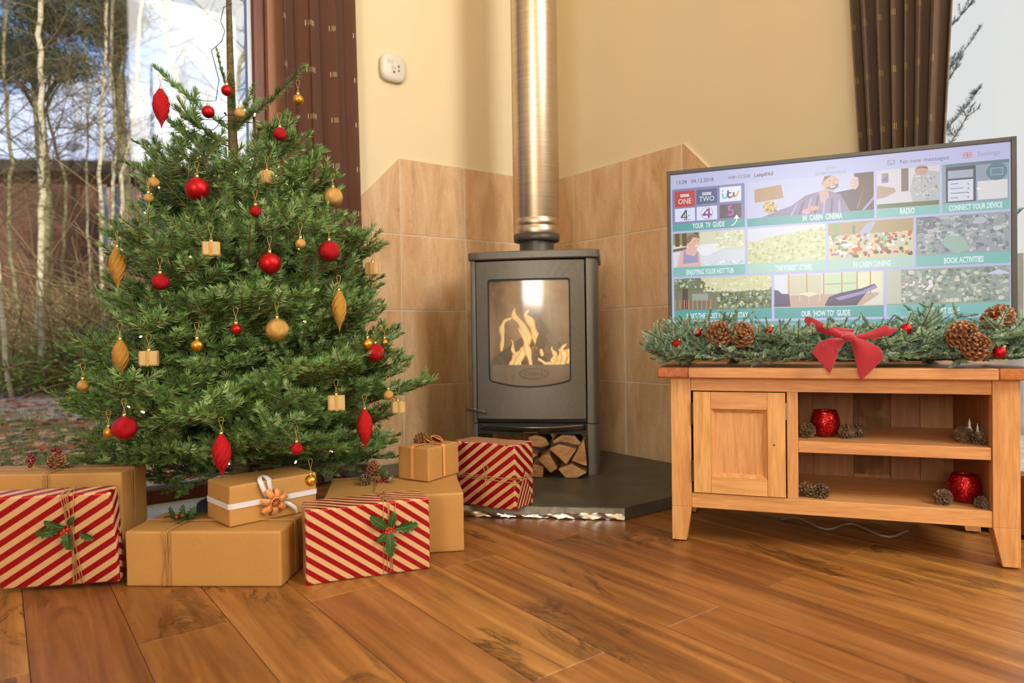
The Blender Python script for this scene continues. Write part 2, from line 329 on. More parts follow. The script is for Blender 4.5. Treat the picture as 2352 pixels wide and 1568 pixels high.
M_WHITE = mat('white_plastic', s2l(226, 222, 214), .35); M_MARK = mat('grey_print', s2l(120, 116, 110), .6)
M_SCREEN = mat('screen_pixels', (.01, .01, .01, 1), .25, spec=.5); t = NT(M_SCREEN); a = t.n('ShaderNodeVertexColor', layer_name='Col')
t.l(a.outputs[0], t.b.inputs['Emission Color']); t.b.inputs['Emission Strength'].default_value = .92  # picture colours below are paled; haze over the screen is put into them
def curtain_mat(name, base, band, bar):
    m = mat(name, rough=.85, sheen=.15); t = NT(m); u = t.n('ShaderNodeUVMap'); s = t.n('ShaderNodeSeparateXYZ'); t.l(u.outputs[0], s.inputs[0])
    fu = t.math('FRACT', s.outputs[0]); fv = t.math('FRACT', s.outputs[1])
    inv = t.math('LESS_THAN', fv, .11)
    def rg(lo, hi): return t.math('MULTIPLY', t.math('GREATER_THAN', fu, lo), t.math('LESS_THAN', fu, hi))
    bd = t.math('MULTIPLY', inv, rg(.36, .56)); br = t.math('MULTIPLY', inv, t.math('ADD', rg(.30, .315), t.math('ADD', rg(.60, .615), rg(.56, .57))))
    f = t.noise(t.coord('Object', (900, 900, 60)), 1, 2)
    c = t.mix(.2, s2l(base), t.ramp(f, [(.3, s2l(tuple(int(x*.7) for x in base))), (.7, s2l(tuple(min(255, int(x*1.2)) for x in base)))]))
    c = t.mix(t.math('MULTIPLY', bd, .8), c, s2l(band)); c = t.mix(br, c, s2l(bar)); t.color(c); return m
M_CURT = curtain_mat('brown_curtain', (94, 58, 44), (142, 128, 92), (226, 216, 170)); M_CURT2 = curtain_mat('grey_brown_curtain', (92, 74, 60), (112, 96, 60), (180, 160, 90))
# ------------------------------------------------------------------ room shell (room frame: local x = u, y = v)
def room_obj(name, mb, m, parent=None, **kw):
    o = obj(name, mb, m, parent, **kw)
    if parent is None: o.rotation_euler = ROT_ROOM
    return o
U1, V0 = 2.8, -3.2
S_WL0, S_WL1 = 1.40, 4.3      # left window, distance from the corner
S_WR0, S_WR1 = 1.70, 3.9      # right window
ZT, HC = 2.62, 4.5
wl = structure(room_obj('wall_left', MB().box((CU-.16, CV-S_WL0, -.0), (CU, CV+.15, HC)).box((CU-.16, V0-.16, 0), (CU, CV-S_WL1, HC)).box((CU-.16, CV-S_WL1, ZT), (CU, CV-S_WL0, HC)), M_WALL))
wr = structure(room_obj('wall_right', MB().box((CU, CV, 0), (CU+S_WR0, CV+.16, HC)).box((CU+S_WR1, CV, 0), (U1+.15, CV+.16, HC)).box((CU+S_WR0, CV, ZT), (CU+S_WR1, CV+.16, HC)), M_WALL))
structure(room_obj('wall_back', MB().box((U1, V0-.16, 0), (U1+.16, CV+.16, HC)), M_WALL))
structure(room_obj('wall_side', MB().box((CU-.16, V0-.16, 0), (U1+.16, V0, HC)), M_WALL))
structure(room_obj('ceiling', MB().box((CU-.16, V0-.16, HC), (U1+.16, CV+.16, HC+.12)), M_CEIL))
fl = structure(room_obj('floor', MB().box((CU-.16, V0-.16, -.12), (U1+.16, CV+.16, -.0085)), mat('plank_bed', s2l(60, 40, 24), .8)))
pw, pl = .1725, 1.172
def pmesh(l):
    w = pw-.0012; b = bmesh.new(); bmesh.ops.create_cube(b, size=1); bmesh.ops.scale(b, vec=(l-.0012, w, .010), verts=b.verts)
    bmesh.ops.bevel(b, geom=[e for e in b.edges], offset=.0009, segments=1, affect='EDGES'); me = bpy.data.meshes.new('plank'); b.to_mesh(me); b.free(); me.materials.append(M_PLANK); return me
PM = pmesh(pl); PC = {}
for k in range(-20, 13):
    v = .208+pw*(k+.5)
    if v+pw/2 > CV+.02 and v > CV: continue
    if v-pw/2 < V0: continue
    off = -1.513 if k % 2 == 0 else -.925
    n0 = int(math.floor((CU-off)/pl)); a = off+n0*pl
    while a < U1:
        u0, u1 = max(a, CU), min(a+pl, U1)
        if u1-u0 > .05:
            key = round(u1-u0, 3); me = PM if abs(key-pl) < .002 else PC.setdefault(key, pmesh(key))
            o = link('plank', me, fl, ((u0+u1)/2, v, -.0050+rng.uniform(-.0002, 0)))
        a += pl
# tiles behind the stove: clipped grid
def clip(poly, nx, nz, d):    # keep nx*x+nz*z <= d
    out = []
    for i in range(len(poly)):
        p, q = poly[i], poly[(i+1) % len(poly)]; a = nx*p[0]+nz*p[1]-d; b = nx*q[0]+nz*q[1]-d
        if a <= 0: out.append(p)
        if (a < 0 < b) or (b < 0 < a): tt = a/(a-b); out.append((p[0]+(q[0]-p[0])*tt, p[1]+(q[1]-p[1])*tt))
    return out
ZH = .0391; T = .33
def tiles(wall, s0, place):
    edge = 1.165
    for i in range(-1, 4):
        for k in range(4):
            a, b = s0+T*i+.0022, s0+T*(i+1)-.0022; z0, z1 = ZH+T*k+.0022, ZH+T*(k+1)-.0022
            a = max(a, .004); b = min(b, edge)
            if b-a < .01: continue
            p = clip([(a, z0), (b, z0), (b, z1), (a, z1)], .7071, .7071, .7071*(.856+ZH+4*T))
            if len(p) < 3: continue
            cx = sum(q[0] for q in p)/len(p); cz = sum(q[1] for q in p)/len(p)
            n = len(p); mb = MB()
            ins = [(x+(cx-x)*.012, z+(cz-z)*.012) for x, z in p]
            vs = [place(x, z, .0) for x, z in p]+[place(x, z, .008) for x, z in p]+[place(x, z, .0095) for x, z in ins]
            c0 = Vector(place(cx, cz, 0)); vs = [Vector(w)-c0 for w in vs]
            fs = [tuple(range(2*n, 3*n))]+[(i_, (i_+1) % n, (i_+1) % n+n, i_+n) for i_ in range(n)]+[(i_+n, (i_+1) % n+n, (i_+1) % n+2*n, i_+2*n) for i_ in range(n)]
            mb.add(vs, fs); o = obj('tile', mb, M_TILE, wall); o.location = c0
    g = clip([(0, ZH), (edge+.002, ZH), (edge+.002, ZH+4*T), (0, ZH+4*T)], .7071, .7071, .7071*(.857+ZH+4*T)); n = len(g)
    vs = [place(x, z, 0) for x, z in g]+[place(x, z, .0078) for x, z in g]
    obj('grout', MB().add(vs, [tuple(range(n, 2*n))]+[(i_, (i_+1) % n, (i_+1) % n+n, i_+n) for i_ in range(n)]), M_GROUT, wall)
tiles(wl, .8562-2*T, lambda s, z, o: (CU+o, CV-s, z))
tiles(wr, .1887, lambda s, z, o: (CU+s, CV-o, z))
# left window
def window_l():
    w = room_obj('window_1', MB().box((CU-.11, CV-S_WL0-.055, .0), (CU-.03, CV-S_WL0, ZT)).box((CU-.11, CV-S_WL1, 0), (CU-.03, CV-S_WL1+.055, ZT))
                 .box((CU-.11, CV-S_WL1, .0), (CU-.03, CV-S_WL0-.055, .055)).box((CU-.11, CV-S_WL1, ZT-.055), (CU-.03, CV-S_WL0-.055, ZT)), M_FRAME, bevel=.003)
    structure(w); a, b = CV-S_WL1+.055, CV-S_WL0-.055
    obj('pane_seal', MB().box((CU-.085, b-.018, .055), (CU-.05, b, ZT-.055)).box((CU-.085, a, .055), (CU-.05, b, .068)), M_SEAL, w)
    obj('pane', MB().box((CU-.072, a, .06), (CU-.066, b-.014, ZT-.055)), M_GLASS, w, fix=True)
    obj('jamb', MB().box((CU-.03, CV-S_WL0-.012, 0), (CU+.004, CV-S_WL0+.10, ZT)), M_JAMB, w, bevel=.002)
    return w
window_l()
structure(room_obj('floor_strip_1', MB().box((CU-.03, CV-S_WL1, -.002), (CU+.20, CV-S_WL0+.05, .006)), M_PALE_STRIP, bevel=.002))  # flat pale mottled strip on the floor along the left window
def window_r():
    y0, y1 = CV+.05, CV+.13; a, b = CU+S_WR0, CU+S_WR1
    w = room_obj('window_2', MB().box((a, y0, .0), (a+.06, y1, ZT)).box((b-.06, y0, 0), (b, y1, ZT)).box((a+.06, y0, 0), (b-.06, y1, .17)).box((a+.06, y0, ZT-.07), (b-.06, y1, ZT)), M_FRAME, bevel=.003)
    structure(w); obj('pane', MB().box((a+.05, y0+.04, .16), (b-.05, y0+.046, ZT-.06)), M_GLASS, w)
window_r()
# hearth slab
hp = [(CU, CV), (CU+1.165, CV), (-1.53, 1.577), (-2.003, 1.108), (CU, CV-1.165)]
hp = [(CU+.001, CV-.001), (CU+1.163, CV-.001), (-1.53, 1.577), (-2.003, 1.10), (CU+.001, 1.10)]
mb = MB(); n = len(hp)
mb.add([(u, v, .001) for u, v in hp]+[(u, v, .0391) for u, v in hp], [tuple(range(n)), tuple(range(2*n-1, n-1, -1))]+[(i, (i+1) % n, (i+1) % n+n, i+n) for i in range(n)])
hearth = thing('hearth_slab', 'dark slate hearth slab under the stove', 'hearth', (0, 0, 0), TH)
obj('slab', mb, M_SLATE, hearth, bevel=.0015)
def edge_fn(a, b):
    p = Vector((-2.003, 1.100)); q = Vector((-1.53, 1.577)); d = (q-p); nn = Vector((d.y, -d.x)).normalized()
    w = p+d*a; o = .0022+.0010*math.sin(a*90)*math.sin(b*5+a*30)
    return (w.x+nn.x*o, w.y+nn.y*o, .004+b*.033)
obj('cut_edge', MB().grid(edge_fn, 60, 3), M_SLATE_EDGE, hearth, smooth=True)
def foil_fn(a, b):
    p = Vector((-2.003, 1.100)); q = Vector((-1.53, 1.577)); d = (q-p); nn = Vector((d.y, -d.x)).normalized(); w = p+d*a
    o = .0055+.002*math.sin(a*47+b*3)+.0012*math.sin(a*111+b*9)
    return (w.x+nn.x*o, w.y+nn.y*o, .003+.008*b+.011*(math.sin(a*9)*.5+.5)*(b)+.0015*math.sin(a*80))
obj('foil_tape', MB().grid(foil_fn, 140, 3), M_FOIL, hearth, smooth=True)
# ------------------------------------------------------------------ curtains
def curtain(name, label, pts, z0, z1, m, nf, upv, squeeze=None, front=None):
    # pts: (u, v) room points of the folded profile; squeeze(t, p) moves them with height
    n = len(pts); L = [0]
    for i in range(1, n): L.append(L[-1]+math.dist(pts[i], pts[i-1]))
    upu = L[-1]/nf; fi = max(range(2, n//nf), key=lambda i: front(pts[i])); ush = .46-L[fi]/upu
    mb = MB(); nz_ = 24; vs = []; fs = []; uvs = []
    for j in range(nz_+1):
        z = z0+(z1-z0)*j/nz_
        for i in range(n):
            p = squeeze(z, pts[i]) if squeeze else pts[i]; vs.append((p[0], p[1], z))
    for j in range(nz_):
        for i in range(n-1):
            a = j*n+i; fs.append((a, a+1, a+n+1, a+n))
            za, zb = (z0+(z1-z0)*j/nz_)/upv, (z0+(z1-z0)*(j+1)/nz_)/upv; ua, ub = L[i]/upu+ush, L[i+1]/upu+ush
            uvs.append([(ua, za), (ub, za), (ub, zb), (ua, zb)])
    mb.add(vs, fs, 0, uvs); o = room_obj(name, mb, m, smooth=True, solid=.003, fix=False); tag(o, label, 'curtain'); return o
def folds(s0, s1, n, off, amp, side, phase=0, irr=.3):
    P = []; N = n*14
    for i in range(N+1):
        t = i/N; s = s0+(s1-s0)*t; a = math.sin(2*PI*(n*t+phase)+irr*math.sin(2*PI*t*1.7)); sh = .35*math.sin(4*PI*(n*t+phase))*(s1-s0)/n/PI
        o = off+amp*a
        P.append((CU+o, CV-s-sh) if side == 'L' else (CU+s+sh, CV-o))
    return P
curtain('curtain', 'brown curtain with small woven dashes hanging between left window and wall', folds(1.385, 1.085, 3, .062, .026, 'L', .1), .02, 2.75, M_CURT, 3, .18,
        lambda z, p: (p[0], p[1]+(1.65-z)*.012), lambda p: p[0])
curtain('curtain', 'dark grey-brown curtain gathered behind the top right of the television', folds(1.585, 1.885, 7, .060, .026, 'R', .2, .8), .52, 2.75, M_CURT2, 7, .17,
        lambda z, p: (p[0]+((CU+1.735)-p[0])*max(0, min(.5, (1.75-z)*.36)), p[1]-.02), lambda p: -p[1])
# ------------------------------------------------------------------ smoke alarm
al = thing('smoke_alarm', 'white rounded-square alarm mounted on the cream left wall', 'alarm', uvw(CU+.0, CV-.886, 1.738), TH)
def squircle(r, n=36, e=3.2): return [(math.copysign(abs(math.cos(a))**(2/e), math.cos(a))*r, math.copysign(abs(math.sin(a))**(2/e), math.sin(a))*r) for a in [2*PI*k/n for k in range(n)]]
mb = MB(); prof = [(.0, .050), (.004, .057), (.020, .060), (.026, .056), (.030, .046)]; vs = []; fs = []
for o_, r in prof: vs += [(o_, y, z) for y, z in squircle(r)]
for j in range(len(prof)-1): fs += [(j*36+k, j*36+(k+1) % 36, (j+1)*36+(k+1) % 36, (j+1)*36+k) for k in range(36)]
fs.append(tuple(range((len(prof)-1)*36, len(prof)*36))); mb.add(vs, fs); obj('cover', mb, M_WHITE, al, smooth=True)
obj('button', MB().box((.029, -.012, -.008), (.0315, .008, .004)), mat('button_grey', s2l(204, 200, 192), .4), al, bevel=.001)
mb = MB(); mb.box((.029, .018, -.016), (.0306, .026, -.008)).box((.029, .018, .0), (.0306, .026, .012)); mb.box((.029, -.006, -.026), (.0306, .004, -.016))
obj('print_mark', mb, M_MARK, al)
mb = MB()
for k in range(5): mb.box((.029, -.030+k*.006, .012), (.0303, -.0275+k*.006, .030))
obj('sounder_slot', mb, mat('slot_grey', s2l(190, 186, 178), .5), al)
# ------------------------------------------------------------------ stove (local: x right, y away, z up from the hearth)
SX, SY, SYAW = -.1579, 2.7448, -.143815
st = thing('wood_stove', 'dark grey cast iron wood stove burning with a glass door', 'stove', (SX, SY, ZH), SYAW)
z_ = lambda a: a-.039
def bow(x, w=.47, h=.020): return -h*math.sin(PI*min(1, max(0, (x+.01)/w)))
# top plate with bowed front and round corners
def plate_outline(x0, x1, y0, y1, r, nb=14):
    P = [(x0, y1), (x0, y0+r)]
    for k in range(1, 6): a = PI+PI/2*k/6; P.append((x0+r+r*math.cos(a), y0+r+r*math.sin(a)))
    for k in range(nb+1): x = x0+r+(x1-x0-2*r)*k/nb; P.append((x, y0+bow(x, x1-x0, .016)))
    for k in range(1, 6): a = 1.5*PI+PI/2*k/6; P.append((x1-r+r*math.cos(a), y0+r+r*math.sin(a)))
    P += [(x1, y0+r), (x1, y1)]; return P
def slab(name, out, z0, z1, m, parent, bev=.003, **kw):
    n = len(out); mb = MB().add([(x, y, z0) for x, y in out]+[(x, y, z1) for x, y in out], [tuple(range(n-1, -1, -1)), tuple(range(n, 2*n))]+[(i, (i+1) % n, (i+1) % n+n, i+n) for i in range(n)])
    return obj(name, mb, m, parent, bevel=bev, **kw)
slab('top_plate', plate_outline(-.014, .506, -.012, .36, .022), z_(.883), z_(.916), M_IRON, st, .005)
# columns at both sides, with the seam above the log store
def column(x0, x1, y0, y1, r0, r1):
    P = [(x0, y1), (x0, y0+r0)]
    if r0 > .001:
        for k in range(1, 5): a = PI+PI/2*k/5; P.append((x0+r0+r0*math.cos(a), y0+r0+r0*math.sin(a)))
    P.append((x0+r0, y0)); P.append((x1-r1, y0))
    if r1 > .001:
        for k in range(1, 5): a = 1.5*PI+PI/2*k/5; P.append((x1-r1+r1*math.cos(a), y0+r1+r1*math.sin(a)))
    P += [(x1, y0+r1), (x1, y1)]; return P
for nm, z0, z1 in (('side_panel', z_(.2395), z_(.882)), ('lower_side_panel', 0, z_(.2365))):
    slab(nm, column(-.004, .0155, 0, .35, .006, .001), z0, z1, M_IRON, st, .0015)
    slab(nm, column(.4525, .496, 0, .35, .001, .022), z0, z1, M_IRON, st, .0015)
# door ring
def rrect(x0, x1, z0, z1, r, n, sag=0):
    P = []
    for cx, cz, a0 in ((x1-r, z1-r, 0), (x0+r, z1-r, PI/2), (x0+r, z0+r, PI), (x1-r, z0+r, 1.5*PI)):
        for k in range(n+1): a = a0+PI/2*k/n; P.append([cx+r*math.cos(a), cz+r*math.sin(a)])
    # densify straight edges
    Q = []; m = 10
    for i in range(len(P)):
        p, q = P[i], P[(i+1) % len(P)]
        Q.append(p)
        if (i+1) % (n+1) == 0:
            for k in range(1, m): Q.append([p[0]+(q[0]-p[0])*k/m, p[1]+(q[1]-p[1])*k/m])
    for q in Q:
        if sag and q[1] < (z0+z1)/2: tt = (q[0]-x0)/(x1-x0); q[1] -= sag*4*tt*(1-tt)*(1 if q[1] < z0+r*1.01 else 0)
    return Q
def ring(name, outer, inner, yf, th, m, parent, bev=0):
    n = len(outer); vs = [(x, yf(x), z) for x, z in outer]+[(x, yf(x), z) for x, z in inner]+[(x, yf(x)+th, z) for x, z in outer]+[(x, yf(x)+th, z) for x, z in inner]
    fs = []
    for i in range(n):
        j = (i+1) % n
        fs += [(i, j, n+j, n+i), (2*n+j, 2*n+i, 3*n+i, 3*n+j), (j, i, 2*n+i, 2*n+j), (n+i, n+j, 3*n+j, 3*n+i)]
    return obj(name, MB().add(vs, fs), m, parent, bevel=bev, seg=1 if bev else 2)
door = ring('door', rrect(.0185, .4475, z_(.256), z_(.878), .004, 3), rrect(.066, .391, z_(.404), z_(.806), .010, 3, .024), bow, .03, M_IRON, st, .0015)
ring('glass_gasket', rrect(.066, .391, z_(.404), z_(.806), .010, 3, .024), rrect(.071, .386, z_(.410), z_(.800), .008, 3, .023), lambda x: bow(x)+.004, .006, M_IRON_D, door)
q = rrect(.068, .389, z_(.406), z_(.804), .009, 3, .024)
n = len(q); cxm, czm = .2285, z_(.6)
nx_ = 16
obj('glass_pane', MB().grid(lambda a, b: (.068+.321*a, bow(.068+.321*a)+.007, (z_(.405)-.024*4*a*(1-a))+(z_(.804)-z_(.405)+.024*4*a*(1-a))*b), 16, 2), M_SGLASS, door, smooth=True)
hd = MB().tube([(.010, -.002, z_(.297)), (.012, -.030, z_(.297))], .006, 8)
hd.hexa([(-.022, -.040, z_(.291)), (.058, -.052, z_(.280)), (.058, -.040, z_(.280)), (-.022, -.028, z_(.291)), (-.022, -.040, z_(.306)), (.058, -.052, z_(.292)), (.058, -.040, z_(.292)), (-.022, -.028, z_(.306))])
obj('handle', hd, mat('steel_handle', s2l(140, 134, 122), .32, .9), door, bevel=.003)
obj('ash_lip', MB().grid(lambda a, b: (.030+.415*a, -.004-.045*math.sin(PI*a)*(1-b*.35)-.002, z_(.236)-.022*b-.006*math.sin(PI*a)), 24, 3), mat('worn_lip', s2l(120, 116, 108), .22, .9), st, smooth=True, solid=.004)
obj('base_plate', MB().box((.0155, .01, z_(.195)), (.4525, .34, z_(.237))), M_IRON_D, st)
obj('air_lever', MB().box((.205, -.045, z_(.205)), (.262, -.02, z_(.211))), M_HINGE, st, bevel=.001)
obj('firebox', MB().box((.0155, .315, z_(.24)), (.4525, .345, z_(.882))).box((.0155, .03, z_(.86)), (.4525, .315, z_(.88))).box((.0155, .03, z_(.24)), (.4525, .315, z_(.36))), M_IRON_D, st)
for k in range(3): obj('fire_brick', MB().box((.035+k*.13, .285, z_(.37)), (.035+k*.13+.1275, .312, z_(.84))), M_VERM, st, bevel=.003)
for x in (.02, .42): obj('fire_brick', MB().box((x, .05, z_(.37)), (x+.028, .283, z_(.84))), M_VERM, st, bevel=.003)
obj('baffle', MB().hexa([(.05, .06, z_(.80)), (.42, .06, z_(.80)), (.42, .28, z_(.72)), (.05, .28, z_(.72)), (.05, .06, z_(.825)), (.42, .06, z_(.825)), (.42, .28, z_(.745)), (.05, .28, z_(.745))]), M_VERM, st)
guard = obj('log_guard', MB().box((.05, .035, z_(.362)), (.41, .047, z_(.467))), mat('guard_iron', s2l(120, 110, 96), .6), st, bevel=.006)
mb = MB(); N = 40
ev = [(.241+.060*math.cos(2*PI*k/N), z_(.432)+.022*math.sin(2*PI*k/N)) for k in range(N)]; iv = [(.241+.056*math.cos(2*PI*k/N), z_(.432)+.0185*math.sin(2*PI*k/N)) for k in range(N)]
mb.add([(x, .033, z) for x, z in ev]+[(x, .033, z) for x, z in iv], [(i, (i+1) % N, (i+1) % N+N, i+N) for i in range(N)]); obj('badge_rim', mb, M_IRON_D, guard, solid=.003)
def text_mesh(s, size, sx=1.0, align='CENTER', extrude=0.0, bold=0.0):
    c = bpy.data.curves.new('t', 'FONT'); c.body = s; c.size = size; c.align_x = align; c.extrude = extrude; c.offset = bold; c.resolution_u = 2
    o = bpy.data.objects.new('t', c); C.objects.link(o); dg = bpy.context.evaluated_depsgraph_get(); dg.update()
    me = bpy.data.meshes.new_from_object(o.evaluated_get(dg)); bpy.data.objects.remove(o); me.name = 'lettering'
    me.transform(Matrix.Diagonal((sx, 1, 1, 1))); return me
me = text_mesh('Dovre', .026, 1.15, extrude=.0008); me.transform(Matrix.Rotation(PI/2, 4, 'X')); me.transform(Matrix.Translation((.241, .0325, z_(.4245)))); me.materials.append(M_IRON_D); link('lettering', me, guard)
# burning wood and flames inside
def split_log(pts, y0, y1, seed, mats=(M_LOGF, M_BARK), jit=.003, bark_faces=()):
    r = random.Random(seed); n = len(pts); mb = MB(); rings = 5; vs = []
    for j in range(rings):
        y = y0+(y1-y0)*j/(rings-1)
        for x, z in pts: vs.append((x+r.uniform(-jit, jit)*(j > 0), y, z+r.uniform(-jit, jit)*(j > 0)))
    fs = [tuple(range(n))]; mi = [0]
    for j in range(rings-1):
        for i in range(n): fs.append((j*n+i, (j+1)*n+i, (j+1)*n+(i+1) % n, j*n+(i+1) % n)); mi.append(1 if i in bark_faces else 0)
    fs.append(tuple(range(rings*n-1, (rings-1)*n-1, -1))); mi.append(0)
    o = len(mb.v); mb.add(vs, fs, 0); mb.m = mi; return mb, list(mats)
for i, (x0, z0, x1, z1, r, y) in enumerate([(.08, .47, .26, .60, .030, .16), (.36, .47, .22, .66, .028, .20), (.20, .46, .40, .50, .032, .14), (.24, .48, .285, .60, .022, .10), (.07, .45, .36, .455, .03, .22)]):
    mb = MB(); pts = [Vector((x0+(x1-x0)*k/6+random.uniform(-.004, .004), y+.02*math.sin(k), z_(z0+(z1-z0)*k/6))) for k in range(7)]; mb.tube(pts, r, 8)
    obj('burning_log', mb, M_CHAR, st, smooth=False)
mb = MB()
for k in range(46):
    mb.sphere((random.uniform(.08, .39), random.uniform(.07, .24), z_(random.uniform(.395, .455))), random.uniform(.007, .016), 6, 4)
tag(obj('embers', mb, M_EMBER, st), kind='stuff')
def flame(path, w, seed):
    r = random.Random(seed); mb = MB(); pts = []; N = 18
    for k in range(N):
        t = k/(N-1); i = t*(len(path)-1); a = int(min(i, len(path)-2)); f = i-a
        p = Vector(path[a]).lerp(Vector(path[a+1]), f); p.x += .006*math.sin(t*11+seed)*t; pts.append(p)
    vs = []; fs = []; n = 9
    for k, p in enumerate(pts):
        t = k/(N-1); rr = w*(math.sin(PI*min(1, (t*.88+.12)))**.8)*(1+.25*math.sin(t*17+seed*2)); d = (pts[min(k+1, N-1)]-pts[max(0, k-1)]).normalized(); s_ = d.cross(Vector((0, 1, 0))).normalized()
        for j in range(n): a = 2*PI*j/n; vs.append(p+s_*rr*math.cos(a)+Vector((0, 1, 0))*rr*.55*math.sin(a))
    for k in range(N-1): fs += [(k*n+j, k*n+(j+1) % n, (k+1)*n+(j+1) % n, (k+1)*n+j) for j in range(n)]
    obj('flame', mb.add(vs, fs), M_FLAME, st, smooth=True)
Z = z_
for i, (path, w) in enumerate([
    ([(.155, .09, Z(.455)), (.195, .09, Z(.52)), (.215, .10, Z(.57)), (.185, .1, Z(.63)), (.150, .1, Z(.665)), (.165, .1, Z(.70))], .017),
    ([(.225, .08, Z(.455)), (.215, .08, Z(.52)), (.195, .09, Z(.58)), (.175, .1, Z(.62))], .013),
    ([(.250, .09, Z(.53)), (.245, .10, Z(.58)), (.225, .1, Z(.63)), (.205, .1, Z(.665)), (.215, .1, Z(.69))], .016),
    ([(.100, .10, Z(.52)), (.108, .10, Z(.57)), (.100, .1, Z(.615)), (.120, .1, Z(.645)), (.150, .1, Z(.66))], .010),
    ([(.270, .09, Z(.50)), (.262, .09, Z(.55)), (.240, .09, Z(.60)), (.225, .1, Z(.65))], .012),
    ([(.310, .08, Z(.455)), (.345, .09, Z(.475)), (.338, .09, Z(.53))], .016),
    ([(.345, .08, Z(.47)), (.365, .09, Z(.50)), (.385, .1, Z(.525)), (.388, .1, Z(.555))], .013),
    ([(.255, .07, Z(.49)), (.29, .08, Z(.465)), (.325, .09, Z(.475)), (.33, .09, Z(.50))], .009),
    ([(.31, .07, Z(.46)), (.32, .08, Z(.50)), (.312, .08, Z(.54))], .010), ([(.35, .07, Z(.455)), (.36, .08, Z(.49)), (.352, .08, Z(.525)), (.366, .09, Z(.55))], .012), ([(.372, .07, Z(.47)), (.384, .08, Z(.50)), (.380, .08, Z(.53))], .010), ([(.185, .08, Z(.455)), (.172, .09, Z(.49)), (.15, .09, Z(.53)), (.14, .1, Z(.57))], .008),
    ([(.13, .11, Z(.455)), (.16, .1, Z(.50)), (.19, .1, Z(.54))], .011)]): flame(path, w, i)
lamp('fire_glow', 'POINT', 2.2, (1, .5, .2), (SX+.25, SY+.10, .58)).data.shadow_soft_size = .05
# flue
flue = thing('flue_pipe', 'brushed steel flue pipe rising from the stove top', 'pipe', (SX, SY, ZH), SYAW)
R_ = .0965; px_, py_ = .2435, .19
prof = [(R_*.985, z_(1.002)), (R_*1.0, z_(1.006)), (R_*1.006, z_(1.030)), (R_*.985, z_(1.033)), (R_*.985, z_(1.036)), (R_*1.008, z_(1.039)), (R_*1.008, z_(1.062)), (R_*.985, z_(1.065)), (R_*.985, z_(1.068)), (R_, z_(1.072)), (R_, 4.46)]
obj('pipe', MB().lathe(prof, 56, 0, px_, py_), M_STEEL, flue, smooth=True)
obj('collar', MB().lathe([(.075, z_(.972)), (.094, z_(.974)), (R_*1.0, z_(.982)), (R_*1.0, z_(1.003)), (.075, z_(1.003))], 48, 0, px_, py_), M_STEEL_D, flue, smooth=True)
obj('spigot', MB().lathe([(.074, z_(.9165)), (.072, z_(.925)), (.072, z_(.975))], 40, 0, px_, py_), M_STEEL_D, flue, smooth=True)
# logs in the store below the stove
LG = [([(.307, .112), (.345, .130), (.413, .113), (.372, .052)], 'split log with pale end face, top centre of the log store', (0, 1)),
      ([(.393, .068), (.441, .150), (.4505, .05), (.443, .049)], 'reddish upright split log at the right side of the log store', (1,)),
      ([(.264, .068), (.305, .095), (.338, .037), (.311, .019)], 'squarish split log in the middle of the log store', ()),
      ([(.340, .034), (.394, .055), (.449, .022), (.411, .001), (.368, .001)], 'wide split log lying lowest at the right of the log store', (3, 4)),
      ([(.240, .051), (.285, .042), (.282, .001), (.223, .001)], 'blocky split log on the hearth beside the striped gift', ()),
      ([(.206, .114), (.262, .088), (.243, .072), (.204, .070)], 'small split log end half hidden behind the striped gift', (0,)),
      ([(.215, .140), (.245, .153), (.285, .140), (.300, .112), (.268, .100), (.225, .104)], 'dark barked log behind the split ends at top left', (0, 1, 2, 3, 4, 5)),
      ([(.310, .125), (.350, .152), (.400, .150), (.430, .115), (.380, .102), (.33, .104)], 'dark barked log behind the split ends at top right', (0, 1, 2, 3, 4, 5))]
for i, (pts, lab, bf) in enumerate(LG):
    mb, ms = split_log(pts, -.075 if i < 6 else .02, {0: .015, 1: .015, 5: .015}.get(i, .19), i, bark_faces=bf)
    o = obj('firewood_log', mb, ms, bevel=.003, seg=2); o.location = (SX, SY, ZH); o.rotation_euler = (0, 0, SYAW); tag(o, lab, 'firewood', 'logs in the store under the stove')
# ------------------------------------------------------------------ tv cabinet (local: x right along the front, y away)
CX, CY, CYAW = .448, 1.954, math.radians(-19.54); CD = .37
cb = thing('tv_cabinet', 'pale oak television cabinet with one panelled door and two open shelves', 'cabinet', (CX, CY, 0), CYAW)
def leg(x0, x1, b0, b1, y0, y1):
    mb = MB(); zt, zk = .465, .10
    mb.box((x0, y0, zk), (x1, y1, zt)); mb.hexa([(b0, y0, .004), (b1, y0, .004), (b1, y1, .004), (b0, y1, .004), (x0, y0, zk), (x1, y0, zk), (x1, y1, zk), (x0, y1, zk)])
    o = obj('leg', mb, M_OAKZ, cb, bevel=.0012); obj('foot_pad', MB().lathe([(.012, 0), (.012, .0045)], 12, 0, (b0+b1)/2, (y0+y1)/2), M_BLACK, o)
for y0, y1 in ((0, .05), (CD-.05, CD)): leg(0, .055, .0, .040, y0, y1); leg(.777, .835, .797, .835, y0, y1)
tp = obj('top', MB().box((.052, -.03, .465), (.783, CD+.012, .4935)), M_OAK, cb, bevel=.003, seg=3)
M_OAKE = wood('oak_end', (200, 132, 78), (184, 112, 60), (158, 90, 46), 1, 1.6, .4)
for x0, x1 in ((-.033, .0515), (.7835, .868)): obj('breadboard_end', MB().box((x0, -.03, .465), (x1, CD+.012, .4935)), M_OAKE, cb, bevel=.004, seg=3)
obj('top_rail', MB().box((.0552, .004, .427), (.7768, .024, .4648)), M_OAK, cb, bevel=.001)
obj('bottom_rail', MB().box((.0552, .003, .098), (.7768, .022, .139)), M_OAK, cb, bevel=.001)
obj('divider', MB().box((.306, .004, .1392), (.334, CD-.014, .4268)), M_OAKZ, cb, bevel=.001)
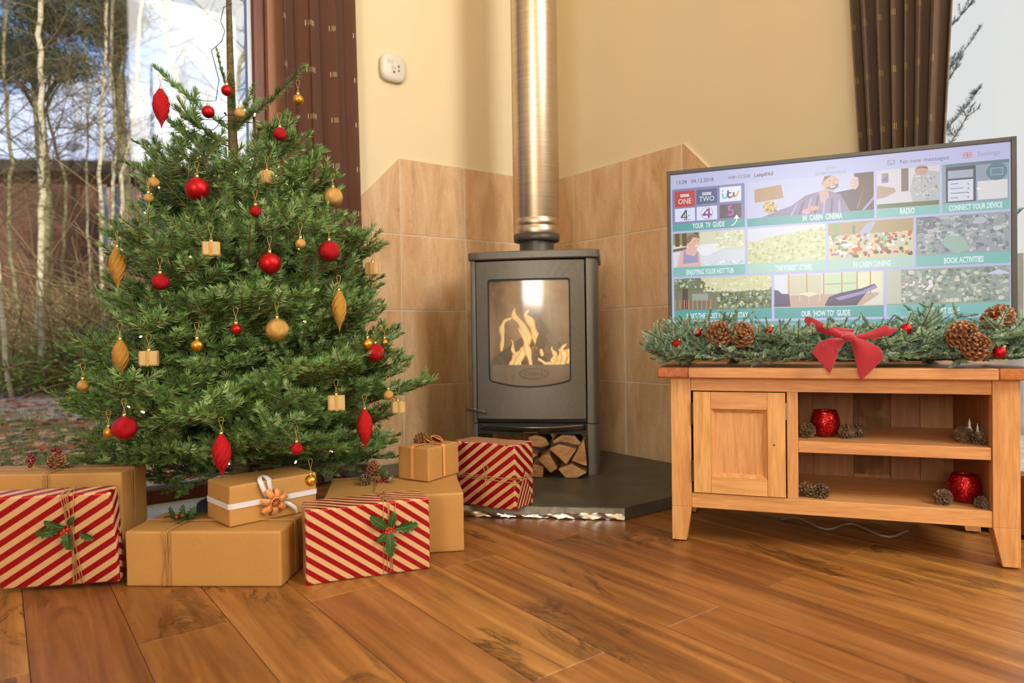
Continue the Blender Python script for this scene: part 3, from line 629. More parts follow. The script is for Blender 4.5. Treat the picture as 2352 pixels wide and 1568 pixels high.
obj('shelf', MB().box((.3342, .004, .265), (.7755, CD-.012, .296)), M_OAK, cb, bevel=.0012)
obj('floor_board', MB().box((.0552, .0222, .120), (.7768, CD-.012, .1385)), M_OAK, cb)
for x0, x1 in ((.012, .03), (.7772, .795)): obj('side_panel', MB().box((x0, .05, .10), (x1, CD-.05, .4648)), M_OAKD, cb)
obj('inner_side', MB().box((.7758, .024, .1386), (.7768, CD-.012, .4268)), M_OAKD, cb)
# back boards with two round cable holes
def back_board(x0, x1, holes=()):
    y0, y1 = CD-.012, CD-.004
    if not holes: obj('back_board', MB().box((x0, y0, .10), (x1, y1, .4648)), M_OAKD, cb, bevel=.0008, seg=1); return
    N = 32; zs = [.10]; b = MB()
    for cz, r in holes: zs += [cz-r-.012, cz+r+.012]
    zs.append(.4648)
    for i in range(0, len(zs), 2): b.box((x0, y0, zs[i]), (x1, y1, zs[i+1]))
    for cz, r in holes:
        cx = (x0+x1)/2; o_ = []; i_ = []
        for k in range(N):
            a = 2*PI*k/N; c, s = math.cos(a), math.sin(a); hw, hh = (x1-x0)/2, r+.012; kx = min(hw/abs(c) if abs(c) > 1e-6 else 9, hh/abs(s) if abs(s) > 1e-6 else 9)
            o_.append((cx+c*kx, cz+s*kx)); i_.append((cx+c*r, cz+s*r))
        n = N; vs = [(x, y0, z) for x, z in o_+i_]+[(x, y1, z) for x, z in o_+i_]
        fs = []
        for i in range(n): j = (i+1) % n; fs += [(i, j, n+j, n+i), (2*n+j, 2*n+i, 3*n+i, 3*n+j), (n+i, n+j, 3*n+j, 3*n+i)]
        b.add(vs, fs)
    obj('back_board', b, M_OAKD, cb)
for x0, x1, h in ((.03, .18, ()), (.181, .334, ()), (.335, .395, ()), (.396, .510, ()), (.511, .611, ((.366, .030), (.190, .030))), (.612, .690, ()), (.691, .777, ())): back_board(x0, x1, h)
# door: stiles, rails, bevelled panel, hinges
dr = bpy.data.objects.new('door', None); C.objects.link(dr); dr.parent = cb
obj('stile', MB().box((.0615, -.001, .1415), (.1085, .018, .4245)), M_OAKZ, dr, bevel=.0008); obj('stile', MB().box((.2565, -.001, .1415), (.3025, .018, .4245)), M_OAKZ, dr, bevel=.0008)
obj('rail', MB().box((.109, -.001, .3775), (.256, .018, .4245)), M_OAK, dr, bevel=.0006); obj('rail', MB().box((.109, -.001, .1415), (.256, .018, .1865)), M_OAK, dr, bevel=.0006)
x0, x1, z0, z1 = .109, .256, .187, .377; b_ = .011
vs = [(x0, .0005, z0), (x1, .0005, z0), (x1, .0005, z1), (x0, .0005, z1), (x0+b_, .0105, z0+b_), (x1-b_, .0105, z0+b_), (x1-b_, .0105, z1-b_), (x0+b_, .0105, z1-b_)]
obj('moulding', MB().add(vs, [(0, 1, 5, 4), (1, 2, 6, 5), (2, 3, 7, 6), (3, 0, 4, 7)]), M_OAKZ, dr, fix=False); obj('panel', MB().add([(x0+b_-.001, .0104, z0+b_-.001), (x1-b_+.001, .0104, z0+b_-.001), (x1-b_+.001, .0104, z1-b_+.001), (x0+b_-.001, .0104, z1-b_+.001), (x0+b_-.001, .016, z0+b_-.001), (x1-b_+.001, .016, z0+b_-.001), (x1-b_+.001, .016, z1-b_+.001), (x0+b_-.001, .016, z1-b_+.001)], [(0, 1, 2, 3), (7, 6, 5, 4), (0, 4, 5, 1), (1, 5, 6, 2), (2, 6, 7, 3), (3, 7, 4, 0)]), M_OAKZ, dr)
obj('screw_hole', MB().lathe([(.0001, 0), (.0022, 0), (.0022, .001)], 12), M_BLACK, dr, loc=(.2735, -.0012, .283), rot=(PI/2, 0, 0))
for za, zb in ((.333, .394), (.173, .233)):
    h = MB().box((.0555, -.0015, za), (.0612, .004, zb)); h.tube([(.0582, -.003, za), (.0582, -.003, zb)], .003, 8); obj('hinge', h, M_HINGE, dr)
obj('catch', MB().box((.3035, -.0005, .352), (.3055, .004, .398)), M_SEAL, cb)
# thin grey cable looping below
mb = MB(); mb.tube([(.30+.02*k, .30-.004*k+.05*math.sin(k*.8), .0035) for k in range(18)], .003, 6); o = obj('loose_cable', mb, mat('pale_cable', s2l(150, 140, 126), .5)); o.location = (CX, CY, 0); o.rotation_euler = (0, 0, CYAW); tag(o, 'pale cable lying on the floor under the oak cabinet', 'cable')
# ------------------------------------------------------------------ television
TVX, TVY, TVYAW = .505, 2.224, math.radians(-22.64)
tv = thing('television', 'flat widescreen television showing a holiday menu screen on the oak cabinet', 'television', (TVX, TVY, 0), TVYAW)
Z0, Z1, XW = .5625, 1.1075, .9355
obj('casing', MB().box((.004, .010, Z0+.004), (XW-.004, .038, Z1-.004)), M_BLACK, tv, bevel=.006)
bz = MB()
for a, b in (((0, 0, Z0), (.0115, .012, Z1)), ((XW-.0135, 0, Z0), (XW, .012, Z1)), ((.0115, 0, Z0), (XW-.0135, .012, Z0+.0145)), ((.0115, 0, Z1-.0125), (XW-.0135, .012, Z1))): bz.box(a, b)
obj('bezel', bz, M_BEZEL, tv, bevel=.0012)
for x in (.20, .73): obj('foot', MB().add([(x-.015, -.06, .494), (x+.015, -.06, .494), (x+.015, .05, .494), (x-.015, .05, .494), (x-.012, .012, .50), (x+.012, .012, .50), (x+.012, .03, .50), (x-.012, .03, .50)], [(0, 1, 5, 4), (1, 2, 6, 5), (2, 3, 7, 6), (3, 0, 4, 7), (4, 5, 6, 7), (3, 2, 1, 0)]).box((x-.012, .014, .498), (x+.012, .03, .60)), M_BLACK, tv)
class PX:
    """flat coloured picture elements lit by the screen itself"""
    def __init__(s, y=.006): s.v = []; s.f = []; s.c = []; s.y = y
    def poly(s, pts, col, layer=0):
        o = len(s.v); s.v += [(x, s.y-layer*.0002, z) for x, z in pts]; s.f.append(tuple(range(o, o+len(pts)))); s.c.append(s2l(col)); return s
    def rect(s, x0, z0, x1, z1, col, layer=0): return s.poly([(x0, z0), (x1, z0), (x1, z1), (x0, z1)], col, layer)
    def ell(s, cx, cz, rx, rz, col, layer=0, n=20, a0=0, a1=2*PI): return s.poly([(cx+rx*math.cos(a0+(a1-a0)*k/n), cz+rz*math.sin(a0+(a1-a0)*k/n)) for k in range(n if a1-a0 > 6.2 else n+1)], col, layer)
    def speck(s, x0, z0, x1, z1, cols, n, size, layer=1, seed=0, keep=None):
        r = random.Random(seed)
        for _ in range(n):
            x, z = r.uniform(x0, x1), r.uniform(z0, z1)
            if keep and not keep(x, z): continue
            w = size*r.uniform(.5, 1.4); h = size*r.uniform(.5, 1.2); x = min(max(x, x0+w), x1-w); z = min(max(z, z0+h), z1-h); s.ell(x, z, w, h, r.choice(cols), layer+r.random()*.5, 6)
        return s
    def build(s, name, parent):
        me = bpy.data.meshes.new(name); me.from_pydata(s.v, [], s.f); ca = me.color_attributes.new('Col', 'FLOAT_COLOR', 'CORNER'); buf = []
        for f, c in zip(s.f, s.c): buf += list(c)*len(f)
        ca.data.foreach_set('color', buf); me.materials.append(M_SCREEN); return link(name, me, parent)
scr = PX(.0065).rect(.0115, Z0+.0145, XW-.0135, Z1-.0125, (182, 186, 226)).build('screen', tv)
def lettering(s, x, z, size, col, sx=1, align='CENTER', bold=0, layer=8, name='lettering'):
    me = text_mesh(s, size, sx, align, 0, bold); me.transform(Matrix.Rotation(PI/2, 4, 'X')); me.transform(Matrix.Translation((x, .006-layer*.0002, z)))
    ca = me.color_attributes.new('Col', 'FLOAT_COLOR', 'CORNER'); ca.data.foreach_set('color', list(s2l(col))*len(me.loops)); me.materials.clear(); me.materials.append(M_SCREEN); return link(name, me, scr)
lettering('13:28   04.12.2018', .028, 1.064, .0165, (74, 70, 96), .95, 'LEFT'); lettering('WIFI CODE:', .188, 1.065, .0135, (84, 82, 108), .95, 'LEFT'); lettering('LekpiFA5', .266, 1.065, .0145, (92, 90, 104), 1, 'LEFT', .0004)
lettering('forestholidays', .478, 1.053, .0145, (160, 168, 176), 1.0)
mb = PX()
for k in range(9):
    a = PI*(.12+.76*k/8); c, s = math.cos(a), math.sin(a); mb.poly([(.478+.006*c-.0012*s, 1.066+.004*s+.0012*c), (.478+.020*c, 1.066+.017*s), (.478+.006*c+.0012*s, 1.066+.004*s-.0012*c)], (150, 190, 168), 3)
mb.build('leaf_emblem', scr)
env = PX(); env.rect(.628, 1.063, .646, 1.076, (110, 116, 136), 3).rect(.6295, 1.0645, .6445, 1.0745, (186, 190, 226), 4); env.poly([(.6295, 1.0745), (.637, 1.067), (.6445, 1.0745), (.6445, 1.0728), (.637, 1.0653), (.6295, 1.0728)], (110, 116, 136), 5); env.build('envelope_symbol', scr)
lettering('No new messages', .658, 1.063, .0165, (108, 114, 134), 1, 'LEFT'); lettering('Settings', .846, 1.064, .0165, (150, 154, 178), 1, 'LEFT')
fg = PX(); fg.rect(.812, 1.062, .834, 1.077, (104, 104, 160), 3)
for a, b in (((.812, 1.062), (.834, 1.077)), ((.834, 1.062), (.812, 1.077))):
    d = Vector((b[0]-a[0], b[1]-a[1])).normalized(); n_ = Vector((-d.y, d.x))
    for w_, c_, l_ in ((.0022, (222, 214, 226), 4), (.001, (196, 96, 110), 5)): fg.poly([(a[0]+n_.x*w_, a[1]+n_.y*w_), (a[0]-n_.x*w_, a[1]-n_.y*w_), (b[0]-n_.x*w_, b[1]-n_.y*w_), (b[0]+n_.x*w_, b[1]+n_.y*w_)], c_, l_)
for w_, c_, l_ in ((.0025, (222, 214, 226), 6), (.0014, (196, 96, 110), 7)): fg.rect(.823-w_, 1.062, .823+w_, 1.077, c_, l_).rect(.812, 1.0695-w_, .834, 1.0695+w_, c_, l_)
fg.build('flag_symbol', scr)
TEAL = (74, 160, 160); TEAL2 = (120, 186, 182); TEAL3 = (166, 206, 196)
R1 = (.914, .938, 1.049); R2 = (.768, .799, .907); R3 = (.628, .661, .761)
def tile(x0, x1, row, bg, cap, capcol, text, tx, seed=0, ts=.0235):
    p = PX(); z0, zb, z1 = row; p.rect(x0, zb, x1, z1, bg, 1); b = PX(); b.rect(x0, z0, x1, zb, capcol, 6); b.build('caption_band', scr)
    lettering(text, tx, z0+.0055, ts, (226, 238, 244), .52, bold=.0005, layer=9, name='caption'); return p
# your tv guide
p = tile(.016, .237, R1, (122, 126, 176), 0, TEAL, 'YOUR  TV  GUIDE', .128)
cells = [(.024, .087, .991, 1.042, (188, 52, 56)), (.092, .155, .995, 1.041, (66, 88, 134)), (.163, .227, .996, 1.042, (224, 228, 246)), (.024, .087, .944, .986, (216, 220, 244)), (.092, .155, .944, .987, (216, 220, 244)), (.163, .227, .945, .988, (84, 74, 84))]
for a, b, c, d, col in cells: p.rect(a, c, b, d, col, 2)
for cx in (.0555, .1235):
    for k in (-1, 0, 1): p.rect(cx+k*.0093-.004, 1.022, cx+k*.0093+.004, 1.031, (230, 228, 240), 3)
for a, b, c, col in ((.180, .186, 1.018, (96, 180, 214)), (.1885, .1945, 1.022, (52, 54, 62)), (.2, .205, 1.01, (150, 70, 110)), (.207, .219, 1.015, (216, 166, 60))): pass
def stroke(p, pts, w, col, layer):
    for i in range(len(pts)-1):
        a, b = Vector(pts[i]), Vector(pts[i+1]); d = (b-a).normalized(); n_ = Vector((-d.y, d.x))*w/2; p.poly([tuple(a+n_), tuple(a-n_), tuple(b-n_), tuple(b+n_)], col, layer+.2*(i % 2)); p.ell(b.x, b.y, w/2, w/2, col, layer+.1, 8)
stroke(p, [(.172, 1.023), (.172, 1.012), (.175, 1.008), (.181, 1.008), (.185, 1.012), (.185, 1.020)], .0045, (96, 180, 214), 3); p.ell(.172, 1.030, .0028, .0028, (96, 180, 214), 3)
stroke(p, [(.188, 1.031), (.188, 1.013), (.191, 1.0085), (.196, 1.0085)], .0048, (54, 56, 60), 4); stroke(p, [(.186, 1.0225), (.196, 1.0225)], .004, (54, 56, 60), 4.5)
stroke(p, [(.196, 1.0085), (.203, 1.012), (.206, 1.022)], .0045, (120, 100, 60), 5); stroke(p, [(.203, 1.023), (.208, 1.010)], .0045, (150, 66, 100), 5.5); stroke(p, [(.208, 1.010), (.2145, 1.0135), (.220, 1.026)], .0045, (220, 168, 60), 6)
stroke(p, [(.060, .980), (.0445, .958)], .0045, (26, 34, 60), 3); stroke(p, [(.0445, .957), (.062, .957)], .003, (26, 34, 60), 3.5); stroke(p, [(.0605, .980), (.0605, .948)], .003, (26, 34, 60), 4); stroke(p, [(.0555, .972), (.0555, .958)], .002, (26, 34, 60), 4.2); stroke(p, [(.053, .948), (.056, .952)], .003, (26, 34, 60), 4.5); stroke(p, [(.065, .960), (.070, .962)], .002, (26, 34, 60), 4.5); stroke(p, [(.065, .949), (.069, .949)], .002, (26, 34, 60), 4.5)
p.ell(.1235, .9655, .0185, .0185, (150, 80, 160), 3); p.ell(.1235, .9655, .0172, .0172, (224, 224, 246), 4); stroke(p, [(.127, .978), (.112, .960), (.136, .960)], .0058, (124, 60, 142), 5); stroke(p, [(.1295, .979), (.1295, .9525)], .0065, (124, 60, 142), 6)
for dz in (0, .004, .008): stroke(p, [(.1195, .9635+dz), (.1265, .9635+dz)], .0014, (224, 224, 246), 7.5)
stroke(p, [(.2, .981), (.190, .981), (.190, .969), (.197, .971), (.202, .966), (.201, .957), (.195, .953), (.188, .956)], .0045, (190, 92, 204), 3)
p.build('menu_picture', scr)
p2 = PX(); stroke(p2, [(.197, .920), (.206, .925), (.212, .934), (.2125, .943)], .003, (230, 240, 246), 8); p2.poly([(.204, .942), (.2135, .954), (.221, .940)], (230, 240, 246), 8.5); p2.build('arrow_symbol', scr)
lettering('ONE', .0555, 1.000, .0235, (238, 232, 240), .85); lettering('TWO', .1235, 1.003, .0225, (226, 230, 242), .85)
for cx in (.0555, .1235):
    for k, ch in enumerate('BBC'): lettering(ch, cx+(k-1)*.0093, 1.0232, .0092, (170, 70, 80) if cx < .1 else (66, 88, 134), .9)
# in cabin cinema
p = tile(.244, .593, R1, (190, 194, 226), 0, TEAL, 'IN  CABIN  CINEMA', .455)
p.poly([(.266, 1.026), (.343, 1.034), (.349, .993), (.266, .985)], (176, 140, 108), 2); p.ell(.309, .968, .020, .018, (186, 160, 100), 2.5); p.speck(.29, .952, .330, .984, [(214, 188, 120), (146, 116, 76), (226, 206, 160)], 26, .004, 3, 3)
p.poly([(.40, .985), (.55, 1.004), (.590, .99), (.590, .9385), (.39, .9385)], (72, 66, 84), 2.2)
p.poly([(.286, .9385), (.33, .955), (.372, .968), (.410, .995), (.440, 1.002), (.476, 1.004), (.505, .99), (.530, .9385)], (128, 120, 158), 3)
for k in range(7): x = .385+k*.019; p.poly([(x, .990-abs(k-3)*.006), (x+.005, .992-abs(k-3)*.006), (x-.012+k*.003, .9385), (x-.018+k*.003, .9385)], (84, 78, 112) if k % 2 else (168, 162, 200), 4)
p.poly([(.446, 1.004), (.468, 1.012), (.476, .984), (.452, .968)], (196, 160, 158), 4.4); p.ell(.479, 1.027, .023, .0215, (206, 168, 152), 5); p.poly([(.457, 1.030), (.462, 1.047), (.482, 1.0485), (.468, 1.038)], (120, 100, 96), 5.5); p.ell(.457, 1.026, .004, .006, (200, 150, 140), 6); p.poly([(.464, 1.012), (.485, 1.004), (.500, 1.014), (.498, 1.022), (.482, 1.018)], (120, 92, 88), 6); p.poly([(.476, 1.016), (.492, 1.017), (.490, 1.0125), (.48, 1.011)], (238, 226, 224), 6.5); p.ell(.477, 1.0325, .002, .0012, (60, 44, 50), 6.5, 8); p.ell(.491, 1.0335, .002, .0012, (60, 44, 50), 6.5, 8); p.poly([(.486, 1.032), (.490, 1.022), (.484, 1.022)], (180, 134, 122), 6.5)
p.poly([(.541, 1.048), (.592, 1.048), (.592, .9385), (.555, .9385), (.548, .985), (.539, 1.01)], (84, 70, 72), 5); p.poly([(.541, 1.040), (.533, 1.028), (.529, 1.021), (.533, 1.018), (.531, 1.010), (.536, 1.003), (.545, 1.0), (.553, 1.012), (.552, 1.034)], (212, 174, 166), 6); p.poly([(.560, .9385), (.592, .978), (.592, .968), (.568, .9385)], (150, 150, 200), 6.2); p.poly([(.560, .985), (.566, 1.0), (.552, .950), (.545, .940)], (150, 116, 84), 6)
p.ell(.432, .955, .016, .007, (206, 150, 130), 6); p.ell(.412, .947, .012, .008, (208, 150, 176), 6); p.build('menu_picture', scr)
# radio
p = tile(.599, .756, R1, (206, 204, 214), 0, TEAL2, 'RADIO', .676); p.poly([(.612, 1.018), (.628, 1.036), (.628, 1.018)], (150, 146, 170), 2); p.rect(.612, 1.012, .630, 1.040, (146, 144, 168), 2); p.rect(.662, .984, .680, 1.049, (120, 108, 104), 2); p.poly([(.599, .966), (.6, 1.006), (.645, .996), (.648, .984), (.625, .972)], (176, 150, 138), 3)
p.poly([(.684, .985), (.692, 1.028), (.71, 1.038), (.735, 1.036), (.756, 1.03), (.756, .95), (.69, .95)], (176, 180, 186), 3); p.ell(.712, 1.040, .017, .0145, (190, 154, 140), 4, 14); p.poly([(.697, 1.044), (.706, 1.0487), (.724, 1.0487), (.729, 1.042), (.712, 1.046)], (110, 90, 82), 5); p.rect(.600, .939, .755, .952, (96, 116, 96), 4); p.speck(.69, .955, .752, 1.026, [(150, 156, 168), (200, 204, 210), (136, 140, 152)], 50, .003, 4.5, 5); p.build('menu_picture', scr)
# connect your device
p = tile(.762, .919, R1, (140, 158, 178), 0, TEAL2, 'CONNECT YOUR DEVICE', .840, ts=.021); p.rect(.771, .942, .842, 1.040, (70, 78, 100), 2); p.rect(.776, 1.008, .836, 1.030, (160, 170, 190), 3); p.rect(.776, .945, .836, 1.003, (206, 212, 230), 3)
for k in range(4): p.rect(.782, .992-k*.013, .800+(k % 3)*.012, .9945-k*.013, (130, 140, 170), 4); p.ell(.824, .990-k*.012, .002, .002, (100, 110, 150), 4, 8)
p.rect(.771, 1.040, .9185, 1.049, (96, 128, 140), 2); p.ell(.890, 1.018, .024, .024, (92, 126, 146), 4); p.rect(.876, 1.008, .905, 1.028, (140, 180, 192), 5); p.rect(.878, 1.010, .903, 1.026, (96, 130, 150), 6); p.ell(.848, .975, .004, .004, (230, 232, 238), 4); p.rect(.846, .944, .915, .995, (214, 214, 216), 3); p.build('menu_picture', scr)
# hot tub
p = tile(.017, .2365, R2, (212, 214, 186), 0, TEAL2, 'ENJOYING YOUR HOT TUB', .130, ts=.0225)
p.rect(.017, .87, .10, .907, (120, 150, 84), 2)
for x in (.024, .046, .082): p.rect(x, .865, x+.014, .907, (96, 64, 56), 2.5)
p.poly([(.017, .85), (.2365, .848), (.2365, .799), (.017, .799)], (212, 218, 228), 2.2); p.poly([(.017, .857), (.06, .862), (.06, .853), (.017, .848)], (110, 84, 80), 3); p.poly([(.095, .866), (.155, .869), (.165, .85), (.12, .83), (.09, .84)], (232, 234, 240), 3)
p.poly([(.028, .799), (.040, .848), (.062, .858), (.085, .856), (.100, .842), (.104, .799)], (222, 180, 174), 4); p.poly([(.048, .808), (.05, .846), (.056, .856), (.058, .838), (.084, .832), (.094, .848), (.096, .812)], (150, 150, 190), 5); p.ell(.081, .875, .0195, .0225, (222, 178, 164), 6); p.poly([(.060, .872), (.063, .897), (.085, .9035), (.101, .892), (.096, .889), (.080, .892), (.069, .876)], (130, 96, 80), 7); p.poly([(.086, .866), (.097, .868), (.094, .862), (.088, .861)], (240, 228, 226), 7); p.ell(.086, .879, .0018, .0012, (70, 48, 48), 7, 8); p.ell(.096, .880, .0018, .0012, (70, 48, 48), 7, 8)
p.speck(.11, .80, .232, .815, [(196, 214, 226), (238, 240, 240), (180, 204, 216)], 40, .004, 5, 2); p.speck(.15, .85, .234, .905, [(226, 226, 196), (190, 198, 150), (236, 236, 214)], 60, .005, 3, 9); p.build('menu_picture', scr)
# forest store
p = tile(.244, .4635, R2, (206, 210, 168), 0, TEAL3, 'THE FOREST STORE', .375, ts=.0225); p.poly([(.244, .907), (.4635, .907), (.4635, .898), (.40, .891), (.34, .884), (.30, .876), (.262, .866), (.244, .87)], (214, 216, 230), 2)
p.speck(.244, .80, .4635, .902, [(186, 194, 134), (216, 220, 176), (198, 204, 150), (224, 228, 190), (176, 186, 126)], 320, .0045, 3, 1, keep=lambda x, z: z < .862+(x-.25)*.17); p.build('menu_picture', scr)
# in cabin dining
p = tile(.471, .6915, R2, (204, 196, 164), 0, TEAL3, 'IN CABIN DINING', .585, ts=.0235); p.rect(.471, .87, .6915, .907, (170, 150, 116), 2); p.rect(.484, .868, .500, .907, (126, 166, 118), 2.5); p.poly([(.545, .862), (.575, .902), (.597, .904), (.58, .87), (.57, .852)], (168, 176, 206), 4); p.rect(.536, .872, .543, .898, (90, 134, 96), 4)
p.speck(.473, .801, .69, .872, [(150, 110, 96), (232, 226, 216), (206, 84, 58), (116, 150, 92), (190, 190, 206), (96, 80, 78), (226, 206, 150)], 190, .0055, 4.5, 4); p.ell(.548, .826, .014, .006, (208, 88, 56), 6); p.ell(.52, .84, .016, .005, (236, 236, 238), 6); p.rect(.614, .83, .620, .862, (130, 196, 140), 6); p.build('menu_picture', scr)
# book activities
p = tile(.6975, .9205, R2, (150, 160, 168), 0, TEAL2, 'BOOK ACTIVITIES', .812, ts=.0225); p.poly([(.70, .86), (.74, .87), (.765, .895), (.74, .907), (.70, .907)], (110, 116, 140), 2); p.poly([(.71, .86), (.75, .848), (.77, .86), (.76, .874), (.72, .87)], (196, 186, 198), 3); p.speck(.70, .801, .918, .905, [(126, 140, 150), (176, 182, 190), (146, 166, 160), (110, 126, 140), (196, 196, 200)], 230, .006, 3, 6); p.ell(.852, .888, .014, .010, (176, 186, 196), 5); p.poly([(.79, .80), (.76, .83), (.775, .852), (.81, .846), (.83, .81)], (150, 182, 172), 5); p.build('menu_picture', scr)
# make the most of your stay
p = tile(.019, .3125, R3, (110, 116, 92), 0, TEAL, 'MAKE THE MOST OF YOUR STAY', .150, ts=.024); p.poly([(.019, .735), (.05, .762), (.15, .762), (.19, .735), (.17, .72), (.03, .722)], (96, 110, 84), 2); p.poly([(.10, .762), (.3125, .762), (.3125, .725), (.2, .714), (.13, .73)], (208, 208, 162), 2.5)
p.speck(.10, .715, .311, .760, [(212, 212, 170), (196, 198, 146), (222, 222, 188)], 130, .005, 3, 7); p.rect(.045, .664, .062, .73, (70, 62, 52), 3); p.rect(.075, .690, .125, .712, (150, 160, 150), 3); p.speck(.15, .663, .311, .712, [(60, 84, 50), (122, 150, 92), (86, 110, 70), (184, 198, 170), (44, 60, 40)], 240, .0045, 3.5, 8)
for k in range(18): p.rect(.022+k*.0068, .663, .0245+k*.0068, .694, (150, 96, 76) if k % 2 else (190, 150, 126), 5)
p.speck(.02, .73, .09, .760, [(120, 140, 100), (176, 186, 160), (84, 104, 76)], 70, .004, 4, 3); p.build('menu_picture', scr)
# our how to guide
p = tile(.320, .6155, R3, (216, 212, 206), 0, TEAL, "OUR  'HOW TO'  GUIDE", .462, ts=.0235); p.rect(.320, .70, .352, .761, (214, 220, 238), 2)
for x in (.36, .41, .456, .505, .545, .58): p.rect(x, .694, x+.0035, .761, (186, 150, 100), 4)
p.rect(.365, .70, .452, .757, (206, 200, 170), 2.5); p.rect(.46, .70, .5445, .758, (196, 216, 180), 2.5); p.rect(.55, .702, .61, .757, (226, 226, 190), 2.5); p.rect(.46, .726, .545, .729, (190, 156, 112), 5); p.rect(.32, .662, .6155, .698, (190, 164, 150), 3)
p.poly([(.320, .664), (.320, .716), (.332, .713), (.342, .703), (.362, .702), (.366, .664)], (72, 62, 104), 5); p.poly([(.388, .702), (.42, .706), (.448, .700), (.418, .692)], (232, 220, 196), 6)
for a, b in ((.390, .700), (.416, .692), (.445, .699)): p.rect(a, b-.022, a+.003, b, (214, 190, 150), 5.5)
p.poly([(.46, .664), (.472, .690), (.50, .700), (.56, .712), (.592, .724), (.600, .714), (.57, .698), (.545, .6625), (.47, .6625)], (60, 50, 92), 6); p.poly([(.488, .686), (.56, .704), (.595, .722), (.60, .712), (.56, .694), (.50, .678)], (140, 136, 190), 7); p.poly([(.60, .69), (.614, .716), (.6145, .663), (.56, .663)], (214, 216, 206), 4); p.build('menu_picture', scr)
# report issue
p = tile(.623, .9195, R3, (146, 158, 152), 0, TEAL2, 'REPORT ISSUE', .765, ts=.023); p.rect(.623, .664, .66, .761, (190, 194, 180), 2); p.speck(.66, .664, .918, .759, [(128, 146, 138), (176, 186, 172), (206, 208, 190), (108, 128, 126), (150, 166, 160)], 300, .006, 2.5, 12); p.poly([(.870, .742), (.893, .752), (.917, .742), (.917, .738), (.870, .738)], (196, 200, 230), 5); p.speck(.665, .70, .74, .73, [(226, 228, 232), (190, 150, 140)], 40, .004, 5, 3); p.build('menu_picture', scr)
b = PX(); b.rect(.019, .580, .9195, .621, (86, 166, 178), 2); b.build('caption_band', scr); lettering('HEAD DOWN TO THE FOREST HUB TO DISCOVER MORE', .455, .601, .0155, (226, 234, 246), .95, name='caption')
# ------------------------------------------------------------------ small builders: cones, holly, twine, ribbons
def cone_mesh(L, R, n, m, seed=0, open_=1.0):
    """a pine cone along +Z, base at the origin, as a core with overlapping scales"""
    r = random.Random(seed); mb = MB(); mb.lathe([(.0001, 0), (R*.45, L*.05), (R*.5, L*.4), (R*.28, L*.8), (.0001, L*.97)], 10)
    for k in range(n):
        t = (k+.5)/n; z = L*(.02+.93*t); a = k*2.39996; rad = R*(math.sin(PI*min(1, t*.80+.17))**.75)
        tilt = (.15+.95*t)*open_; sw = R*.42*(1-.55*t); ln = rad*.95
        ca, sa = math.cos(a), math.sin(a); dx = Vector((ca, sa, 0)); dy = Vector((-sa, ca, 0)); dz = Vector((0, 0, 1))
        out = (dx*math.cos(tilt)+dz*math.sin(tilt)); nrm = (dz*math.cos(tilt)-dx*math.sin(tilt)); b = dx*R*.18+dz*(z-ln*math.sin(tilt)*.4)
        th_ = R*.13; e = b+out*ln
        q = [b-dy*sw*.35, b+dy*sw*.35, e+dy*sw*.9-nrm*th_*.6-out*sw*.2, e-dy*sw*.9-nrm*th_*.6-out*sw*.2, e+nrm*th_*1.2, e+out*sw*.35]
        mb.add(q, [(0, 1, 2, 4), (0, 4, 3), (2, 5, 4), (3, 4, 5), (0, 3, 2, 1), (2, 3, 5)])
    return mb.mesh('cone', m)
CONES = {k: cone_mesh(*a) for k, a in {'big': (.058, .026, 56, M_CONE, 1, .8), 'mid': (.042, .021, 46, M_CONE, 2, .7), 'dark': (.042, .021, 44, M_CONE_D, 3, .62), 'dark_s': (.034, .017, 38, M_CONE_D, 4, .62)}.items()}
def aim(d, roll=0): return (Matrix.Rotation(0, 3, 'X') @ Vector(d).to_track_quat('Z', 'Y').to_matrix()).to_euler()
def holly_leaf_mesh(L, Wd, seed):
    r = random.Random(seed); sp = 5; top = []
    for k in range(sp*2+1):
        t = k/(sp*2); env = math.sin(PI*(t*.9+.06))**.7; w = Wd/2*env*(1.05 if k % 2 else .62); top.append((L*t, w))
    top[0] = (0, .001); top[-1] = (L, 0)
    mb = MB(); n = len(top); zc = lambda x: .16*L*math.sin(PI*x/L)*.5
    vs = [(x, 0, zc(x)) for x, w in top]+[(x, w, zc(x)+w*.28+(.0015 if i % 2 else -.001)) for i, (x, w) in enumerate(top)]+[(x, -w, zc(x)+w*.28+(.0015 if i % 2 else -.001)) for i, (x, w) in enumerate(top)]
    fs = []
    for i in range(n-1): fs += [(i, i+1, n+i+1, n+i), (i+1, i, 2*n+i, 2*n+i+1)]
    mb.add(vs, fs); mb.tube([(top[i][0], 0, zc(top[i][0])+.0004) for i in range(n)], .0006, 4, 1, .0002); return mb.mesh('holly_leaf', [M_HOLLY, M_VEIN], True)
HL = [holly_leaf_mesh(.048, .026, 1), holly_leaf_mesh(.040, .024, 2), holly_leaf_mesh(.030, .017, 3)]
BER = MB().sphere((0, 0, 0), .0042, 10, 7).mesh('berry', M_BERRY, True); BERD = MB().sphere((0, 0, 0), .0052, 10, 7).mesh('berry', M_BERRY_D, True)
